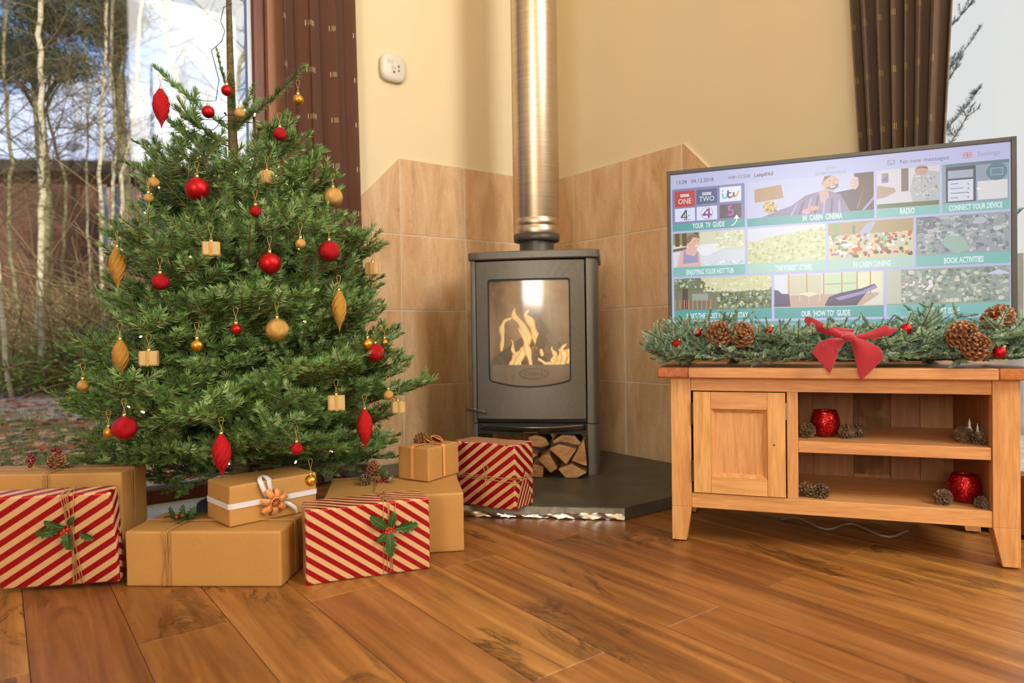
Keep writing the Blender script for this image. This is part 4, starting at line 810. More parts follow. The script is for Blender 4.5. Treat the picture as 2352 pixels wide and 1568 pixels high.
def sprig(parent, c, ex, ey, n_, leaves, berries, bm=None, stem=True):
    """holly on a face: centre c, in-plane axes ex, ey, face normal n_; leaves (angle deg, mesh, scale, offset)"""
    c, ex, ey, n_ = Vector(c), Vector(ex), Vector(ey), Vector(n_)
    for ang, k, s, off in leaves:
        a = math.radians(ang); x = ex*math.cos(a)+ey*math.sin(a); y = n_.cross(x); x2 = (x+n_*.12).normalized(); y = n_.cross(x2).normalized(); z = x2.cross(y)
        o = link('holly_leaf', HL[k], parent); o.matrix_local = Matrix.Translation(c+x*off+n_*.004) @ Matrix((x2, y, z)).transposed().to_4x4() @ Matrix.Scale(s, 4)
    for bx, by, bz in berries: link('berry', bm or BER, parent, c+ex*bx+ey*by+n_*bz)
def rect_loop(axis, pos, w, d, h, e=.0016, z0=.0008, j=0, jr=None):
    """points of a loop round the box in the plane where the axis coordinate is pos; j = sideways jitter per corner"""
    P = []; jr = jr or random
    c = [jr.uniform(-j, j) for _ in range(4)]
    if axis == 'x': K = [(-e, z0), (d+e, z0), (d+e, h+e), (-e, h+e)]; f = lambda a, b, q: (pos+q, a, b)
    elif axis == 'y': K = [(-e, z0), (w+e, z0), (w+e, h+e), (-e, h+e)]; f = lambda a, b, q: (a, pos+q, b)
    else: K = [(-e, -e), (w+e, -e), (w+e, d+e), (-e, d+e)]; f = lambda a, b, q: (a, b, pos+q)
    for i in range(4):
        (a0, b0), (a1, b1) = K[i], K[(i+1) % 4]; L = math.hypot(a1-a0, b1-b0); m = .006/L
        for t in (m, .25, .5, .75, 1-m): P.append(f(a0+(a1-a0)*t, b0+(b1-b0)*t, c[i]+(c[(i+1) % 4]-c[i])*t))
    P.append(P[0]); return P
def twine(parent, axis, pos, dims, n=5, j=.010, seed=0, r=.0009, e=.0016):
    q = random.Random(seed); mb = MB()
    for k in range(n): mb.tube(rect_loop(axis, pos+(k-(n-1)/2)*.0035, *dims, e=e+k*.0004, j=j, jr=q), r, 5)
    return obj('twine', mb, M_TWINE, parent, smooth=True, fix=False)
def band(parent, axis, pos, dims, width, m, e=.0024, name='ribbon'):
    P = rect_loop(axis, pos, *dims, e=e, z0=.0003); ax = {'x': Vector((1, 0, 0)), 'y': Vector((0, 1, 0)), 'z': Vector((0, 0, 1))}[axis]; mb = MB(); n = len(P)
    mb.add([Vector(p)-ax*width/2 for p in P]+[Vector(p)+ax*width/2 for p in P], [(i, i+1, n+i+1, n+i) for i in range(n-1)]); return obj(name, mb, m, parent, smooth=False, fix=False, solid=.0006)
def box_mesh(w, d, h, m, bev=.005, seed=0, flip=False, puff=.0012):
    b = bmesh.new(); bmesh.ops.create_cube(b, size=1); bmesh.ops.scale(b, vec=(w, d, h), verts=b.verts); bmesh.ops.translate(b, vec=(w/2, d/2, h/2), verts=b.verts)
    bmesh.ops.bevel(b, geom=list(b.edges), offset=bev, segments=3, profile=.6, affect='EDGES'); bmesh.ops.subdivide_edges(b, edges=[e for e in b.edges if e.calc_length() > .04], cuts=7, use_grid_fill=True)
    q = random.Random(seed); ph = [q.uniform(0, 6) for _ in range(6)]
    b.normal_update()
    for v in b.verts:
        k = math.sin(v.co.x*37+ph[0])*math.sin(v.co.z*41+ph[1])+math.sin(v.co.y*39+ph[2])*math.sin(v.co.x*23+ph[3]); v.co += v.normal*puff*k*.6
        if v.co.z < .0006: v.co.z = .0006
    uvl = b.loops.layers.uv.new('UVMap'); b.normal_update(); s_ = -1 if flip else 1
    for f in b.faces:
        n_ = f.normal; ax = max(range(3), key=lambda i: abs(n_[i])); sg = n_[ax] > 0
        for l in f.loops:
            x, y, z = l.vert.co
            if ax == 1: uv = (x, z) if not sg else (x, h+d+h-z)
            elif ax == 2: uv = (x, h+y) if sg else (x, -y)
            else: uv = (w+y*s_, z) if sg else (-y*s_, z)
            l[uvl].uv = uv
        f.smooth = True
    me = bpy.data.meshes.new('wrapped_box'); b.to_mesh(me); b.free(); me.materials.append(m); return me
def gift(label, loc, yaw, dims, m, seed=0, tilt=0, bev=.005, flip=False, folds=None, puff=.0012, group=None):
    g = thing('christmas_gift', label, 'gift', loc, rot=Euler((-tilt, 0, math.radians(yaw)), 'XYZ') if tilt else (0, 0, math.radians(yaw)), group=group)
    link('wrapped_box', box_mesh(*dims, m, bev, seed, flip, puff), g)
    w, d, h = dims
    if folds:   # folded paper flap on the end faces (triangular overlap)
        for side in folds:
            e = .0009
            if side == 'R': mp = lambda a, b: (w+e+a*0, b*0+a, b)
            if side == 'R': f = lambda a, b, o: (w+e*o, a*d, b*h)
            elif side == 'L': f = lambda a, b, o: (-e*o, a*d, b*h)
            else: f = lambda a, b, o: (a*w, -e*o, b*h)
            mb = MB().add([f(.04, .03, .4), f(.96, .03, .4), f(.5, .62, 1.3), f(.04, .02, -.3), f(.96, .02, -.3), f(.5, .60, 0)], [(0, 1, 2), (3, 5, 4), (0, 2, 5, 3), (1, 4, 5, 2)], 0, [[(-.02, 0), (-.02-d, 0), (-.02-d/2, h*.6)], [(0, 0)]*3, [(0, 0)]*4, [(0, 0)]*4])
            obj('paper_flap', mb, m, g)
    return g
STR_A = stripe_mat('striped_wrap_down', .73, 1, .0295); STR_B = stripe_mat('striped_wrap_up', -.66, 1, .0330); STR_C = stripe_mat('striped_wrap_rear', .75, 1, .0330, .54)
UP = Vector((0, 0, 1)); EX = Vector((1, 0, 0)); EY = Vector((0, 1, 0))
# kraft gift behind the leaning striped one
D0 = (.435, .125, .26); g0 = gift('large kraft gift standing against the window with dark berries and a cone on top', (-1.424, 1.722, 0), 1.2, D0, M_KRAFT, 1, folds='R')
twine(g0, 'x', .250, D0, 4, .004, 1); twine(g0, 'y', .055, D0, 3, .006, 2)
o = link('pine_cone', CONES['mid'], g0, (.235, .060, .262)); o.rotation_euler = (.15, .25, 0)
for p in ((.236, .052, .312), (.243, .056, .310), (.229, .058, .311), (.250, .052, .308), (.175, .05, .300), (.181, .05, .294), (.170, .05, .286), (.180, .05, .280), (.184, .052, .288), (.176, .05, .272)): link('berry', BERD, g0, p)
obj('stem', MB().tube([(.18, .05, .275), (.20, .055, .268), (.235, .06, .264)], .001, 5).tube([(.176, .05, .295), (.19, .053, .270)], .0008, 5), M_TWIG, g0)
sprig(g0, (.262, .060, .264), EX, EY, UP, [(10, 2, 1.0, .0), (60, 2, .9, .004), (-40, 2, .9, .0)], [])
# striped gift leaning back
D1 = (.262, .045, .232); TL1 = .20
g1 = gift('red striped gift leaning back at the far left with a holly sprig', (-1.212, 1.612, .010), 9.2, D1, STR_B, 2, tilt=-TL1, bev=.007, folds='R')
g1.location.z = .0105; twine(g1, 'x', .168, D1, 6, .014, 5, e=.002)
sprig(g1, (.162, -.003, .150), EX, UP, -EY, [(150, 0, .95, .004), (185, 1, 1.2, .016), (-85, 0, 1.05, .002), (55, 2, .95, .01), (-25, 1, .9, .030)], [(-.004, -.004, .006), (.004, .0, .007), (-.010, -.010, .006), (.001, -.010, .006)])
# long kraft gift
D2 = (.381, .175, .134); g2 = gift('long plain kraft gift tied with twine in the front row', (-.938, 1.651, 0), -2.7, D2, M_KRAFT, 3, bev=.006, folds='R')
twine(g2, 'x', .104, D2, 5, .012, 6, e=.0018); twine(g2, 'y', .095, D2, 4, .010, 7, e=.0024)
sprig(g2, (.100, .080, .137), EX, EY, UP, [(15, 1, 1.15, .004), (100, 1, .9, .004), (185, 1, 1.1, .004), (300, 2, 1.2, .004), (150, 2, 1.2, .0), (55, 2, 1.2, .004)], [(.0, .0, .014), (-.012, -.006, .012), (.012, .006, .016)])
for dx, dz, a in ((-.012, .028, 1.05), (.006, .036, 1.5), (.016, .03, 2.1)):
    o = link('holly_leaf', HL[1], g2); o.matrix_local = Matrix.Translation((.100+dx, .080, .139)) @ Matrix.Rotation(a+PI, 4, 'Y') @ Matrix.Rotation(PI/2-.3, 4, 'X')
# kraft gift with white ribbon and copper bow
D3 = (.231, .140, .100); g3 = gift('kraft gift with white ribbon and copper bow around a dried orange slice', (-.691, 1.667, .1346), 44.3, D3, M_KRAFT, 4, folds='L')
band(g3, 'z', .050, D3, .0135, M_RIB_W)
mb = MB()
def strip(mb, pts, wv, width, mi=0):
    n = len(pts); wv = Vector(wv); mb.add([Vector(p)-wv*width/2 for p in pts]+[Vector(p)+wv*width/2 for p in pts], [(i, i+1, n+i+1, n+i) for i in range(n-1)], mi)
strip(mb, [(.098, -.003, .052), (.086, -.010, .070), (.078, -.012, .088), (.074, -.004, .106), (.082, .010, .112), (.095, .012, .108), (.100, -.001, .102), (.102, -.003, .075), (.103, -.003, .055)], (1, 0, .25), .012)
strip(mb, [(.130, -.004, .040), (.150, -.010, .032), (.166, -.012, .018), (.170, -.010, .002), (.160, -.012, -.008)], (.3, 0, 1), .010)
obj('ribbon_tail', mb, M_RIB_W, g3, smooth=True, fix=False, solid=.0006)
bc = Vector((.106, -.006, .047))
for k in range(7):
    a = math.radians(18+k*51.4); dx = Vector((math.cos(a), 0, math.sin(a))); dp = Vector((-math.sin(a), 0, math.cos(a))); mb = MB(); L = .037 if k % 2 == 0 else .032
    pts = [bc+dx*(L*t)+Vector((0, -1, 0))*(.010*math.sin(PI*t)+.004) for t in (.0, .2, .4, .6, .8, .95)]+[bc+dx*L*1.0+Vector((0, -.006, 0))]+[bc+dx*(L*t)+Vector((0, 1, 0))*.001 for t in (.9, .6, .3, .05)]
    n = len(pts); ws = [.006, .010, .014, .016, .0165, .016, .0155, .015, .013, .010, .006]; mb.add([p-dp*w_/2-Vector((0, .002, 0)) for p, w_ in zip(pts, ws)]+[p+dp*w_/2 for p, w_ in zip(pts, ws)], [(i, i+1, n+i+1, n+i) for i in range(n-1)])
    obj('bow_loop', mb, M_RIB_O, g3, smooth=True, fix=False, solid=.0007)
sl = bpy.data.objects.new('orange_slice', None); C.objects.link(sl); sl.parent = g3; sl.location = bc+Vector((0, -.0175, -.002)); sl.rotation_euler = (PI/2+.25, 0, .1)
obj('peel', MB().lathe([(.0128, -.001), (.0150, -.0012), (.0152, .0012), (.0128, .001)], 28), M_PEEL, sl, smooth=True); obj('flesh', MB().lathe([(.0001, .0008), (.0128, .0004), (.0128, -.0008), (.0001, -.0008)], 28), M_ORANGE, sl)
mb = MB()
for k in range(9): a = 2*PI*k/9; mb.tube([(0, 0, .0011), (.012*math.cos(a), .012*math.sin(a), .0011)], .0004, 4)
obj('segment_line', mb, M_PEEL, sl)
# striped gift in front
D4 = (.304, .106, .181); g4 = gift('red striped gift in the front row with holly and twine', (-.499, 1.637, 0), 21.6, D4, STR_A, 5, bev=.006, puff=.0016)
twine(g4, 'x', .200, D4, 5, .012, 9, e=.0022)
sprig(g4, (.200, -.003, .112), EX, UP, -EY, [(140, 0, 1.15, .010), (78, 1, 1.0, .008), (8, 0, 1.2, .014), (-92, 0, 1.25, .006), (215, 2, 1.2, .006)], [(-.008, .003, .005), (-.010, -.004, .005), (.004, .004, .006), (.010, -.002, .005), (-.004, -.006, .006)])
# large kraft gift behind it
D5 = (.374, .276, .1615); g5 = gift('big kraft gift behind the striped one with twine and pine cones on top', (-.508, 1.823, 0), 9.4, D5, M_KRAFT, 6, bev=.006)
twine(g5, 'y', .252, D5, 3, .004, 10); twine(g5, 'x', .135, D5, 4, .010, 11)
o = link('pine_cone', CONES['big'], g5, (.128, .205, .180)); o.rotation_euler = (.35, -.2, .4); o.scale = (.8, .8, .8); o = link('pine_cone', CONES['dark_s'], g5, (.112, .170, .168)); o.rotation_euler = (.7, -.9, 0)
sprig(g5, (.150, .180, .170), EX, UP, -EY, [(60, 2, 1.1, .0), (25, 2, 1.0, .006), (95, 2, .9, .012), (-20, 2, .8, .0)], [(.006, .006, .010), (.012, .010, .010), (.000, .000, .010), (.010, -.002, .010), (-.012, -.002, .008)], BERD)
o = link('silver_leaf', HL[2].copy(), g5); o.data.materials.clear(); o.data.materials.append(mat('silver_leaf', s2l(150, 140, 120), .4, .4)); o.matrix_local = Matrix.Translation((.165, .165, .166)) @ Matrix.Scale(.9, 4)
# small kraft gift on top
D6 = (.149, .117, .099); g6 = gift('small kraft gift with peach bands, stacked on the big kraft gift', (-.250, 2.014, .1625), 58, D6, M_KRAFT, 7, folds='L')
band(g6, 'x', .072, D6, .011, M_RIB_P); band(g6, 'y', .060, D6, .011, M_RIB_P)
o = link('pine_cone', CONES['mid'], g6, (.055, .088, .103)); o.rotation_euler = (1.2, .5, 1.2)
for k, (x, y, rx, ry) in enumerate(((.085, .065, .35, .3), (.102, .050, .5, -.2), (.094, .04, .25, .5))):
    s2 = bpy.data.objects.new('orange_slice', None); C.objects.link(s2); s2.parent = g6; s2.location = (x, y, .108+.002*k); s2.rotation_euler = (rx, ry, 0)
    obj('peel', MB().lathe([(.0165, -.001), (.019, -.0012), (.0192, .0012), (.0165, .001)], 24), M_PEEL, s2, smooth=True); obj('flesh', MB().lathe([(.0001, .0008), (.0165, .0004), (.0165, -.0008), (.0001, -.0008)], 24), M_ORANGE, s2)
# striped gift on the hearth
D7 = (.118, .238, .205); g7 = gift('red striped gift set on the edge of the slate hearth beside the stove', (.003, 2.140, .0395), 59.5, D7, STR_C, 8, bev=.007, flip=True, puff=.002, folds='F')
twine(g7, 'z', .098, D7, 4, .010, 13, e=.0022)
lp = MB()
def loop_pts(c, a, b, rot, n=18): return [(-.004, c[0]+a*math.sin(2*PI*k/n)*math.sin(PI*k/n), c[1]+b*math.sin(PI*k/n)) for k in range(n+1)]
lp.tube(loop_pts((.105, .098), .012, .040, 0), .0009, 5); lp.tube(loop_pts((.105, .098), .009, .036, 0), .0009, 5); lp.tube([(-.004, .105, .098), (-.006, .110, .070), (-.006, .125, .052), (-.005, .135, .045), (-.005, .130, .060)], .0009, 5); lp.tube([(-.004, .105, .098), (-.006, .107, .075), (-.006, .118, .045)], .0009, 5); lp.sphere((-.003, .105, .098), .003, 8, 6)
obj('twine_bow', lp, M_TWINE, g7, smooth=True, fix=False)
# ------------------------------------------------------------------ fir tree
def needle_arrays(shoots, dens, nl, nw, seed, flat=.75):
    """shoots: list of (points Nx3 array, start fraction). returns verts, faces for curved needles"""
    g = np.random.default_rng(seed); V = []; 
    for P, s0 in shoots:
        P = np.asarray(P, float); seg = np.linalg.norm(np.diff(P, axis=0), axis=1); cum = np.concatenate([[0], np.cumsum(seg)]); L = cum[-1]
        n = int(L*(1-s0)*dens)
        if n < 2: continue
        s = np.sort(g.uniform(s0*L, L, n)); ctr = np.stack([np.interp(s, cum, P[:, i]) for i in range(3)], 1)
        tn = np.stack([np.interp(np.minimum(s+.004, L), cum, P[:, i]) for i in range(3)], 1)-np.stack([np.interp(np.maximum(s-.004, 0), cum, P[:, i]) for i in range(3)], 1)
        tn /= np.linalg.norm(tn, axis=1)[:, None]+1e-9
        up = np.array([0, 0, 1.])-tn*tn[:, 2:3]; up /= np.linalg.norm(up, axis=1)[:, None]+1e-9; sd = np.cross(tn, up)
        side = g.choice([-1, 1], n); phi = side*np.clip(g.normal(62, 30, n), 0, 130)*PI/180
        rad = up*np.cos(phi)[:, None]+sd*np.sin(phi)[:, None]
        tipf = np.clip((L-s)/.03, 0, 1); al = (np.radians(30)+np.radians(34)*tipf)*g.uniform(.8, 1.2, n)
        d = tn*np.cos(al)[:, None]+rad*np.sin(al)[:, None]; l = nl*g.uniform(.75, 1.1, n)*(.72+.28*tipf)
        w = np.cross(d, rad); w /= np.linalg.norm(w, axis=1)[:, None]+1e-9
        mid = ctr+d*l[:, None]*.55; d2 = d+tn*.22+up*.12; d2 /= np.linalg.norm(d2, axis=1)[:, None]; tip = mid+d2*l[:, None]*.45
        V.append(np.stack([ctr-w*nw*.35, ctr+w*nw*.35, mid+w*nw*.5, mid-w*nw*.5, tip], 1))
    V = np.concatenate(V); n = len(V); b = np.arange(n)[:, None]*5
    return V.reshape(-1, 3), np.concatenate([b+0, b+1, b+2, b+3], 1), np.concatenate([b+3, b+2, b+4], 1)
def mesh_np(name, V, Q, T_, m):
    me = bpy.data.meshes.new(name); nv = len(V); nq, nt = len(Q), len(T_)
    me.vertices.add(nv); me.vertices.foreach_set('co', V.astype(np.float32).ravel())
    me.loops.add(nq*4+nt*3); me.loops.foreach_set('vertex_index', np.concatenate([Q.ravel(), T_.ravel()]).astype(np.int32))
    me.polygons.add(nq+nt); me.polygons.foreach_set('loop_start', np.concatenate([np.arange(nq)*4, nq*4+np.arange(nt)*3]).astype(np.int32))
    me.materials.append(m); me.update(calc_edges=True); me.validate(); return me
def spray(L, seed, dens=980, nl=.0255, nw=.0024, m=M_NEEDLE, bushy=1.0, bare=.22):
    r = random.Random(seed); sh = []; wood_ = MB()
    def path(p0, d, ln, curl, n=7):
        P = [Vector(p0)]; d = Vector(d).normalized()
        for k in range(n): d = (d+Vector((r.uniform(-.05, .05), r.uniform(-.05, .05), curl+r.uniform(-.04, .04)))).normalized(); P.append(P[-1]+d*ln/n)
        return P
    main = path((0, 0, 0), (1, 0, -.06), L, .03, 10); sh.append((np.array(main), bare)); wood_.tube(main, .0035*(.5+L), 5, 0, .0012)
    at = lambda P, t: P[int(t*(len(P)-1))].lerp(P[min(len(P)-1, int(t*(len(P)-1))+1)], t*(len(P)-1)-int(t*(len(P)-1)))
    step = .060; t = .24
    while t < .93:
        for sd in (-1, 1):
            if r.random() < .10: continue
            ln = (.50*(1-t)*L+.055)*r.uniform(.8, 1.15)*bushy; ln = min(ln, .22); a = math.radians(r.uniform(42, 58)); k = int(t*10)
            ax = (main[min(k+1, 10)]-main[max(k-1, 0)]).normalized(); lat = Vector((0, sd, 0)); d = ax*math.cos(a)+lat*math.sin(a)+Vector((0, 0, r.uniform(-.05, .18)))
            P = path(at(main, t), d, ln, .03); sh.append((np.array(P), .10)); wood_.tube(P, .0016, 4, 0, .0008)
            if ln > .10:
                for t2 in (.5,):
                    for s2 in (-1, 1):
                        if r.random() < .15: continue
                        a2 = math.radians(r.uniform(38, 52)); dd = (P[-1]-P[0]).normalized(); l2 = Vector((0, 0, 1)).cross(dd).normalized()*s2
                        P2 = path(at(P, t2), dd*math.cos(a2)+l2*math.sin(a2)+Vector((0, 0, r.uniform(-.05, .15))), ln*(.75-t2*.6)+.018, .03, 5); sh.append((np.array(P2), .05)); wood_.tube(P2, .0011, 3, 0, .0006)
        if r.random() < .35: P = path(at(main, t), (main[-1]-main[0]).normalized()*.7+Vector((0, r.uniform(-.3, .3), .75)), .05*r.uniform(.8, 1.4), .02, 5); sh.append((np.array(P), .05))
        t += step/L*r.uniform(.85, 1.2)
    V, Q, T_ = needle_arrays(sh, dens, nl, nw, seed)
    return wood_.mesh('branch', M_TWIG), mesh_np('needles', V, Q, T_, m)
SPR = {L: [spray(L, int(L*1000)+k) for k in range(3)] for L in (.14, .22, .32, .44, .56)}
SLIM = [spray(.30, 900+k, dens=1700, nl=.029, nw=.0028, bushy=.06, bare=.02) for k in range(2)]
TX, TY = -.817, 2.05
tree = thing('christmas_tree', 'decorated green fir tree standing before the left window', 'tree', (TX, TY, 0))
def trunk_x(z): return .006*math.sin(z*3)+.001*z
tr_pts = [(trunk_x(z), 0, z) for z in np.linspace(.02, 1.80, 30)]
obj('trunk', MB().tube(tr_pts, .030, 10, 0, .0045), M_TRUNK, tree, smooth=True)
obj('stand', MB().lathe([(.0001, .001), (.11, .001), (.125, .03), (.12, .11), (.10, .12), (.045, .12), (.04, .06)], 24), mat('tree_stand', s2l(34, 38, 32), .8), tree, smooth=True)
def put_branch(base, tip, rnd, meshes=None, roll=None):
    base, tip = Vector(base), Vector(tip); d = tip-base; L = d.length
    if meshes is None:
        k = min(SPR, key=lambda q: abs(math.log(q/L))); wm, nm = SPR[k][rnd.randrange(3)]; s = L/k
    else: wm, nm = meshes; s = L/.30
    x = d.normalized(); z = (UP-x*x.z).normalized() if abs(x.z) < .97 else Vector((0, -1, 0)); y = z.cross(x)
    Rm = Matrix((x, y, z)).transposed() @ Matrix.Rotation(rnd.uniform(-.45, .45) if roll is None else roll, 3, 'X')
    o = link('branch', wm, tree); o.matrix_local = Matrix.Translation(base) @ Rm.to_4x4() @ Matrix.Scale(s, 4)
    nd = link('needles', nm, o); nd['kind'] = 'stuff'; return o
rb = random.Random(11)
def Rtip(z): return float(np.interp(z, [.12, .2, .36, .52, .69, .87, 1.0, 1.08, 1.2, 1.3], [.42, .47, .50, .46, .41, .38, .31, .24, .14, .08]))
def elev(z): return math.radians(float(np.interp(z, [.1, .5, .9, 1.3], [-6, 6, 20, 32])))
def local(p): return Vector((p[0]-TX, p[1]-TY, p[2]))
def from_tip(tip, rnd, up=0, meshes=None):
    t_ = local(tip) if up is not None else tip; rh = math.hypot(t_.x, t_.y); zb = max(.13, t_.z-rh*math.tan(elev(t_.z)+(up or 0))); return put_branch((trunk_x(zb), 0, zb), t_, rnd, meshes)
# whorls all round
z = .16
nb = 0
while z < 1.06:
    R = Rtip(z); n = 8 if z < .7 else (7 if z < .9 else 5); ph = rb.uniform(0, 6)
    for k in range(n):
        a = ph+2*PI*k/n+rb.uniform(-.25, .25); rr = R*rb.uniform(.74, 1.02); zz = z+rb.uniform(-.03, .03)
        fx, fy = math.cos(a), math.sin(a)
        if fy < 0: rr *= (.90 if zz > .3 else .82)
        if zz < .26 and fy < 0: zz = .285
        tip = Vector((TX+fx*rr, TY+fy*rr, zz+rr*0))
        du = tip.dot(EU)-CU
        if du < .05: rr *= max(.3, 1-(.05-du)/max(.05, rr)*1.3); tip = Vector((TX+fx*rr, TY+fy*rr, zz))
        from_tip(tip, rb); nb += 1
    z += .078 if z > .7 else .07
for tp_ in [(-.962, 2.03, 1.239), (-1.003, 2.03, 1.204), (-.982, 2.03, 1.166), (-1.079, 2.03, 1.142), (-1.105, 2.03, 1.085), (-1.088, 2.03, 1.014), (-1.077, 2.03, .938), (-1.180, 2.03, .891), (-1.130, 2.03, .824), (-1.146, 2.03, .709), (-1.192, 2.03, .639), (-1.250, 2.03, .646), (-1.316, 2.03, .551), (-1.306, 2.03, .448), (-1.372, 2.03, .385), (-1.354, 2.03, .307), (-1.272, 2.03, .229), (-.608, 2.03, 1.217), (-.599, 2.03, 1.166), (-.549, 2.03, 1.134), (-.530, 2.03, 1.089), (-.489, 2.03, 1.044), (-.481, 2.03, .967), (-.482, 2.03, .923), (-.403, 2.03, .867), (-.375, 2.03, .847), (-.415, 2.03, .749), (-.375, 2.03, .710), (-.359, 2.03, .633), (-.293, 2.03, .530), (-.285, 2.03, .478), (-.295, 2.03, .414), (-.327, 2.03, .299), (-.225, 2.03, .355), (-.354, 2.03, .245), (-1.081, 2.03, .175), (-1.196, 2.03, .222), (-.631, 1.95, .255)]:
    from_tip(tp_, rb)
# the two long top arms, the leader and the thin upright shoots
put_branch((trunk_x(1.2), 0, 1.205), local((-1.055, 2.03, 1.362)), rb, SLIM[0], .1); put_branch((trunk_x(1.2), 0, 1.21), local((-.585, 2.03, 1.372)), rb, SLIM[1], -.1)
put_branch((trunk_x(1.2), .0, 1.20), (.04, .16, 1.33), rb, SLIM[0]); put_branch((trunk_x(1.2), 0, 1.20), (.10, -.10, 1.30), rb, SLIM[1])
put_branch((trunk_x(1.33), 0, 1.30), (-.05, -.01, 1.44), rb, SLIM[1]); put_branch((trunk_x(1.25), 0, 1.20), (trunk_x(1.35)+.012, .0, 1.36), rb, SLIM[0])
V, Q, T_ = needle_arrays([(np.array(tr_pts[19:]), 0.0)], 420, .017, .002, 5); lead = link('needles', mesh_np('needles', V, Q, T_, M_NEEDLE), tree); lead['kind'] = 'stuff'
# ------------------------------------------------------------------ ornaments
def bauble_mesh(m): return MB().sphere((0, 0, 0), 1, 32, 20).mesh('ball', m, True)
BALL = {k: bauble_mesh(M_ORN[k]) for k in ('red_matte', 'red_glitter', 'gold_matte', 'gold_glitter')}
def finial_mesh(m):
    mb = MB(); N = 48; J = 40; vs = []; fs = []
    for j in range(J+1):
        t = j/J; z = .5-t; rr = .5*(math.sin(PI*min(1, t*1.08+.05))**.62 if t < .82 else .0)
        rr = float(np.interp(t, [0, .06, .2, .38, .55, .72, .85, .93, 1], [.12, .22, .42, .5, .46, .30, .12, .05, .01]))
        for k in range(N): a = 2*PI*k/N; q = rr*(1+.075*math.cos(9*(a+t*3.4))*(1 if rr > .1 else .2)); vs.append((q*math.cos(a), q*math.sin(a), z))
    for j in range(J): fs += [(j*N+k, (j+1)*N+k, (j+1)*N+(k+1) % N, j*N+(k+1) % N) for k in range(N)]
    return mb.add(vs, fs).mesh('twisted_body', m, True)
FIN = {k: finial_mesh(M_ORN[k]) for k in ('red', 'gold')}
CAPM = MB().lathe([(.0001, .0065), (.0038, .0062), (.0045, .005), (.0045, 0), (.0038, -.001)], 14).mesh('cap', M_CAP, True)
def loop_mesh(h, w): 
    mb = MB(); mb.tube([(w*math.sin(2*PI*k/20)*math.sin(PI*k/20), 0, h*math.sin(PI*k/20)**.9) for k in range(21)], .0005, 4); mb.tube([(.003*math.cos(2*PI*k/12), 0, .003*math.sin(2*PI*k/12)) for k in range(13)], .0006, 4); return mb.mesh('hanging_loop', M_THREAD, True)
LOOPM = loop_mesh(.032, .007)
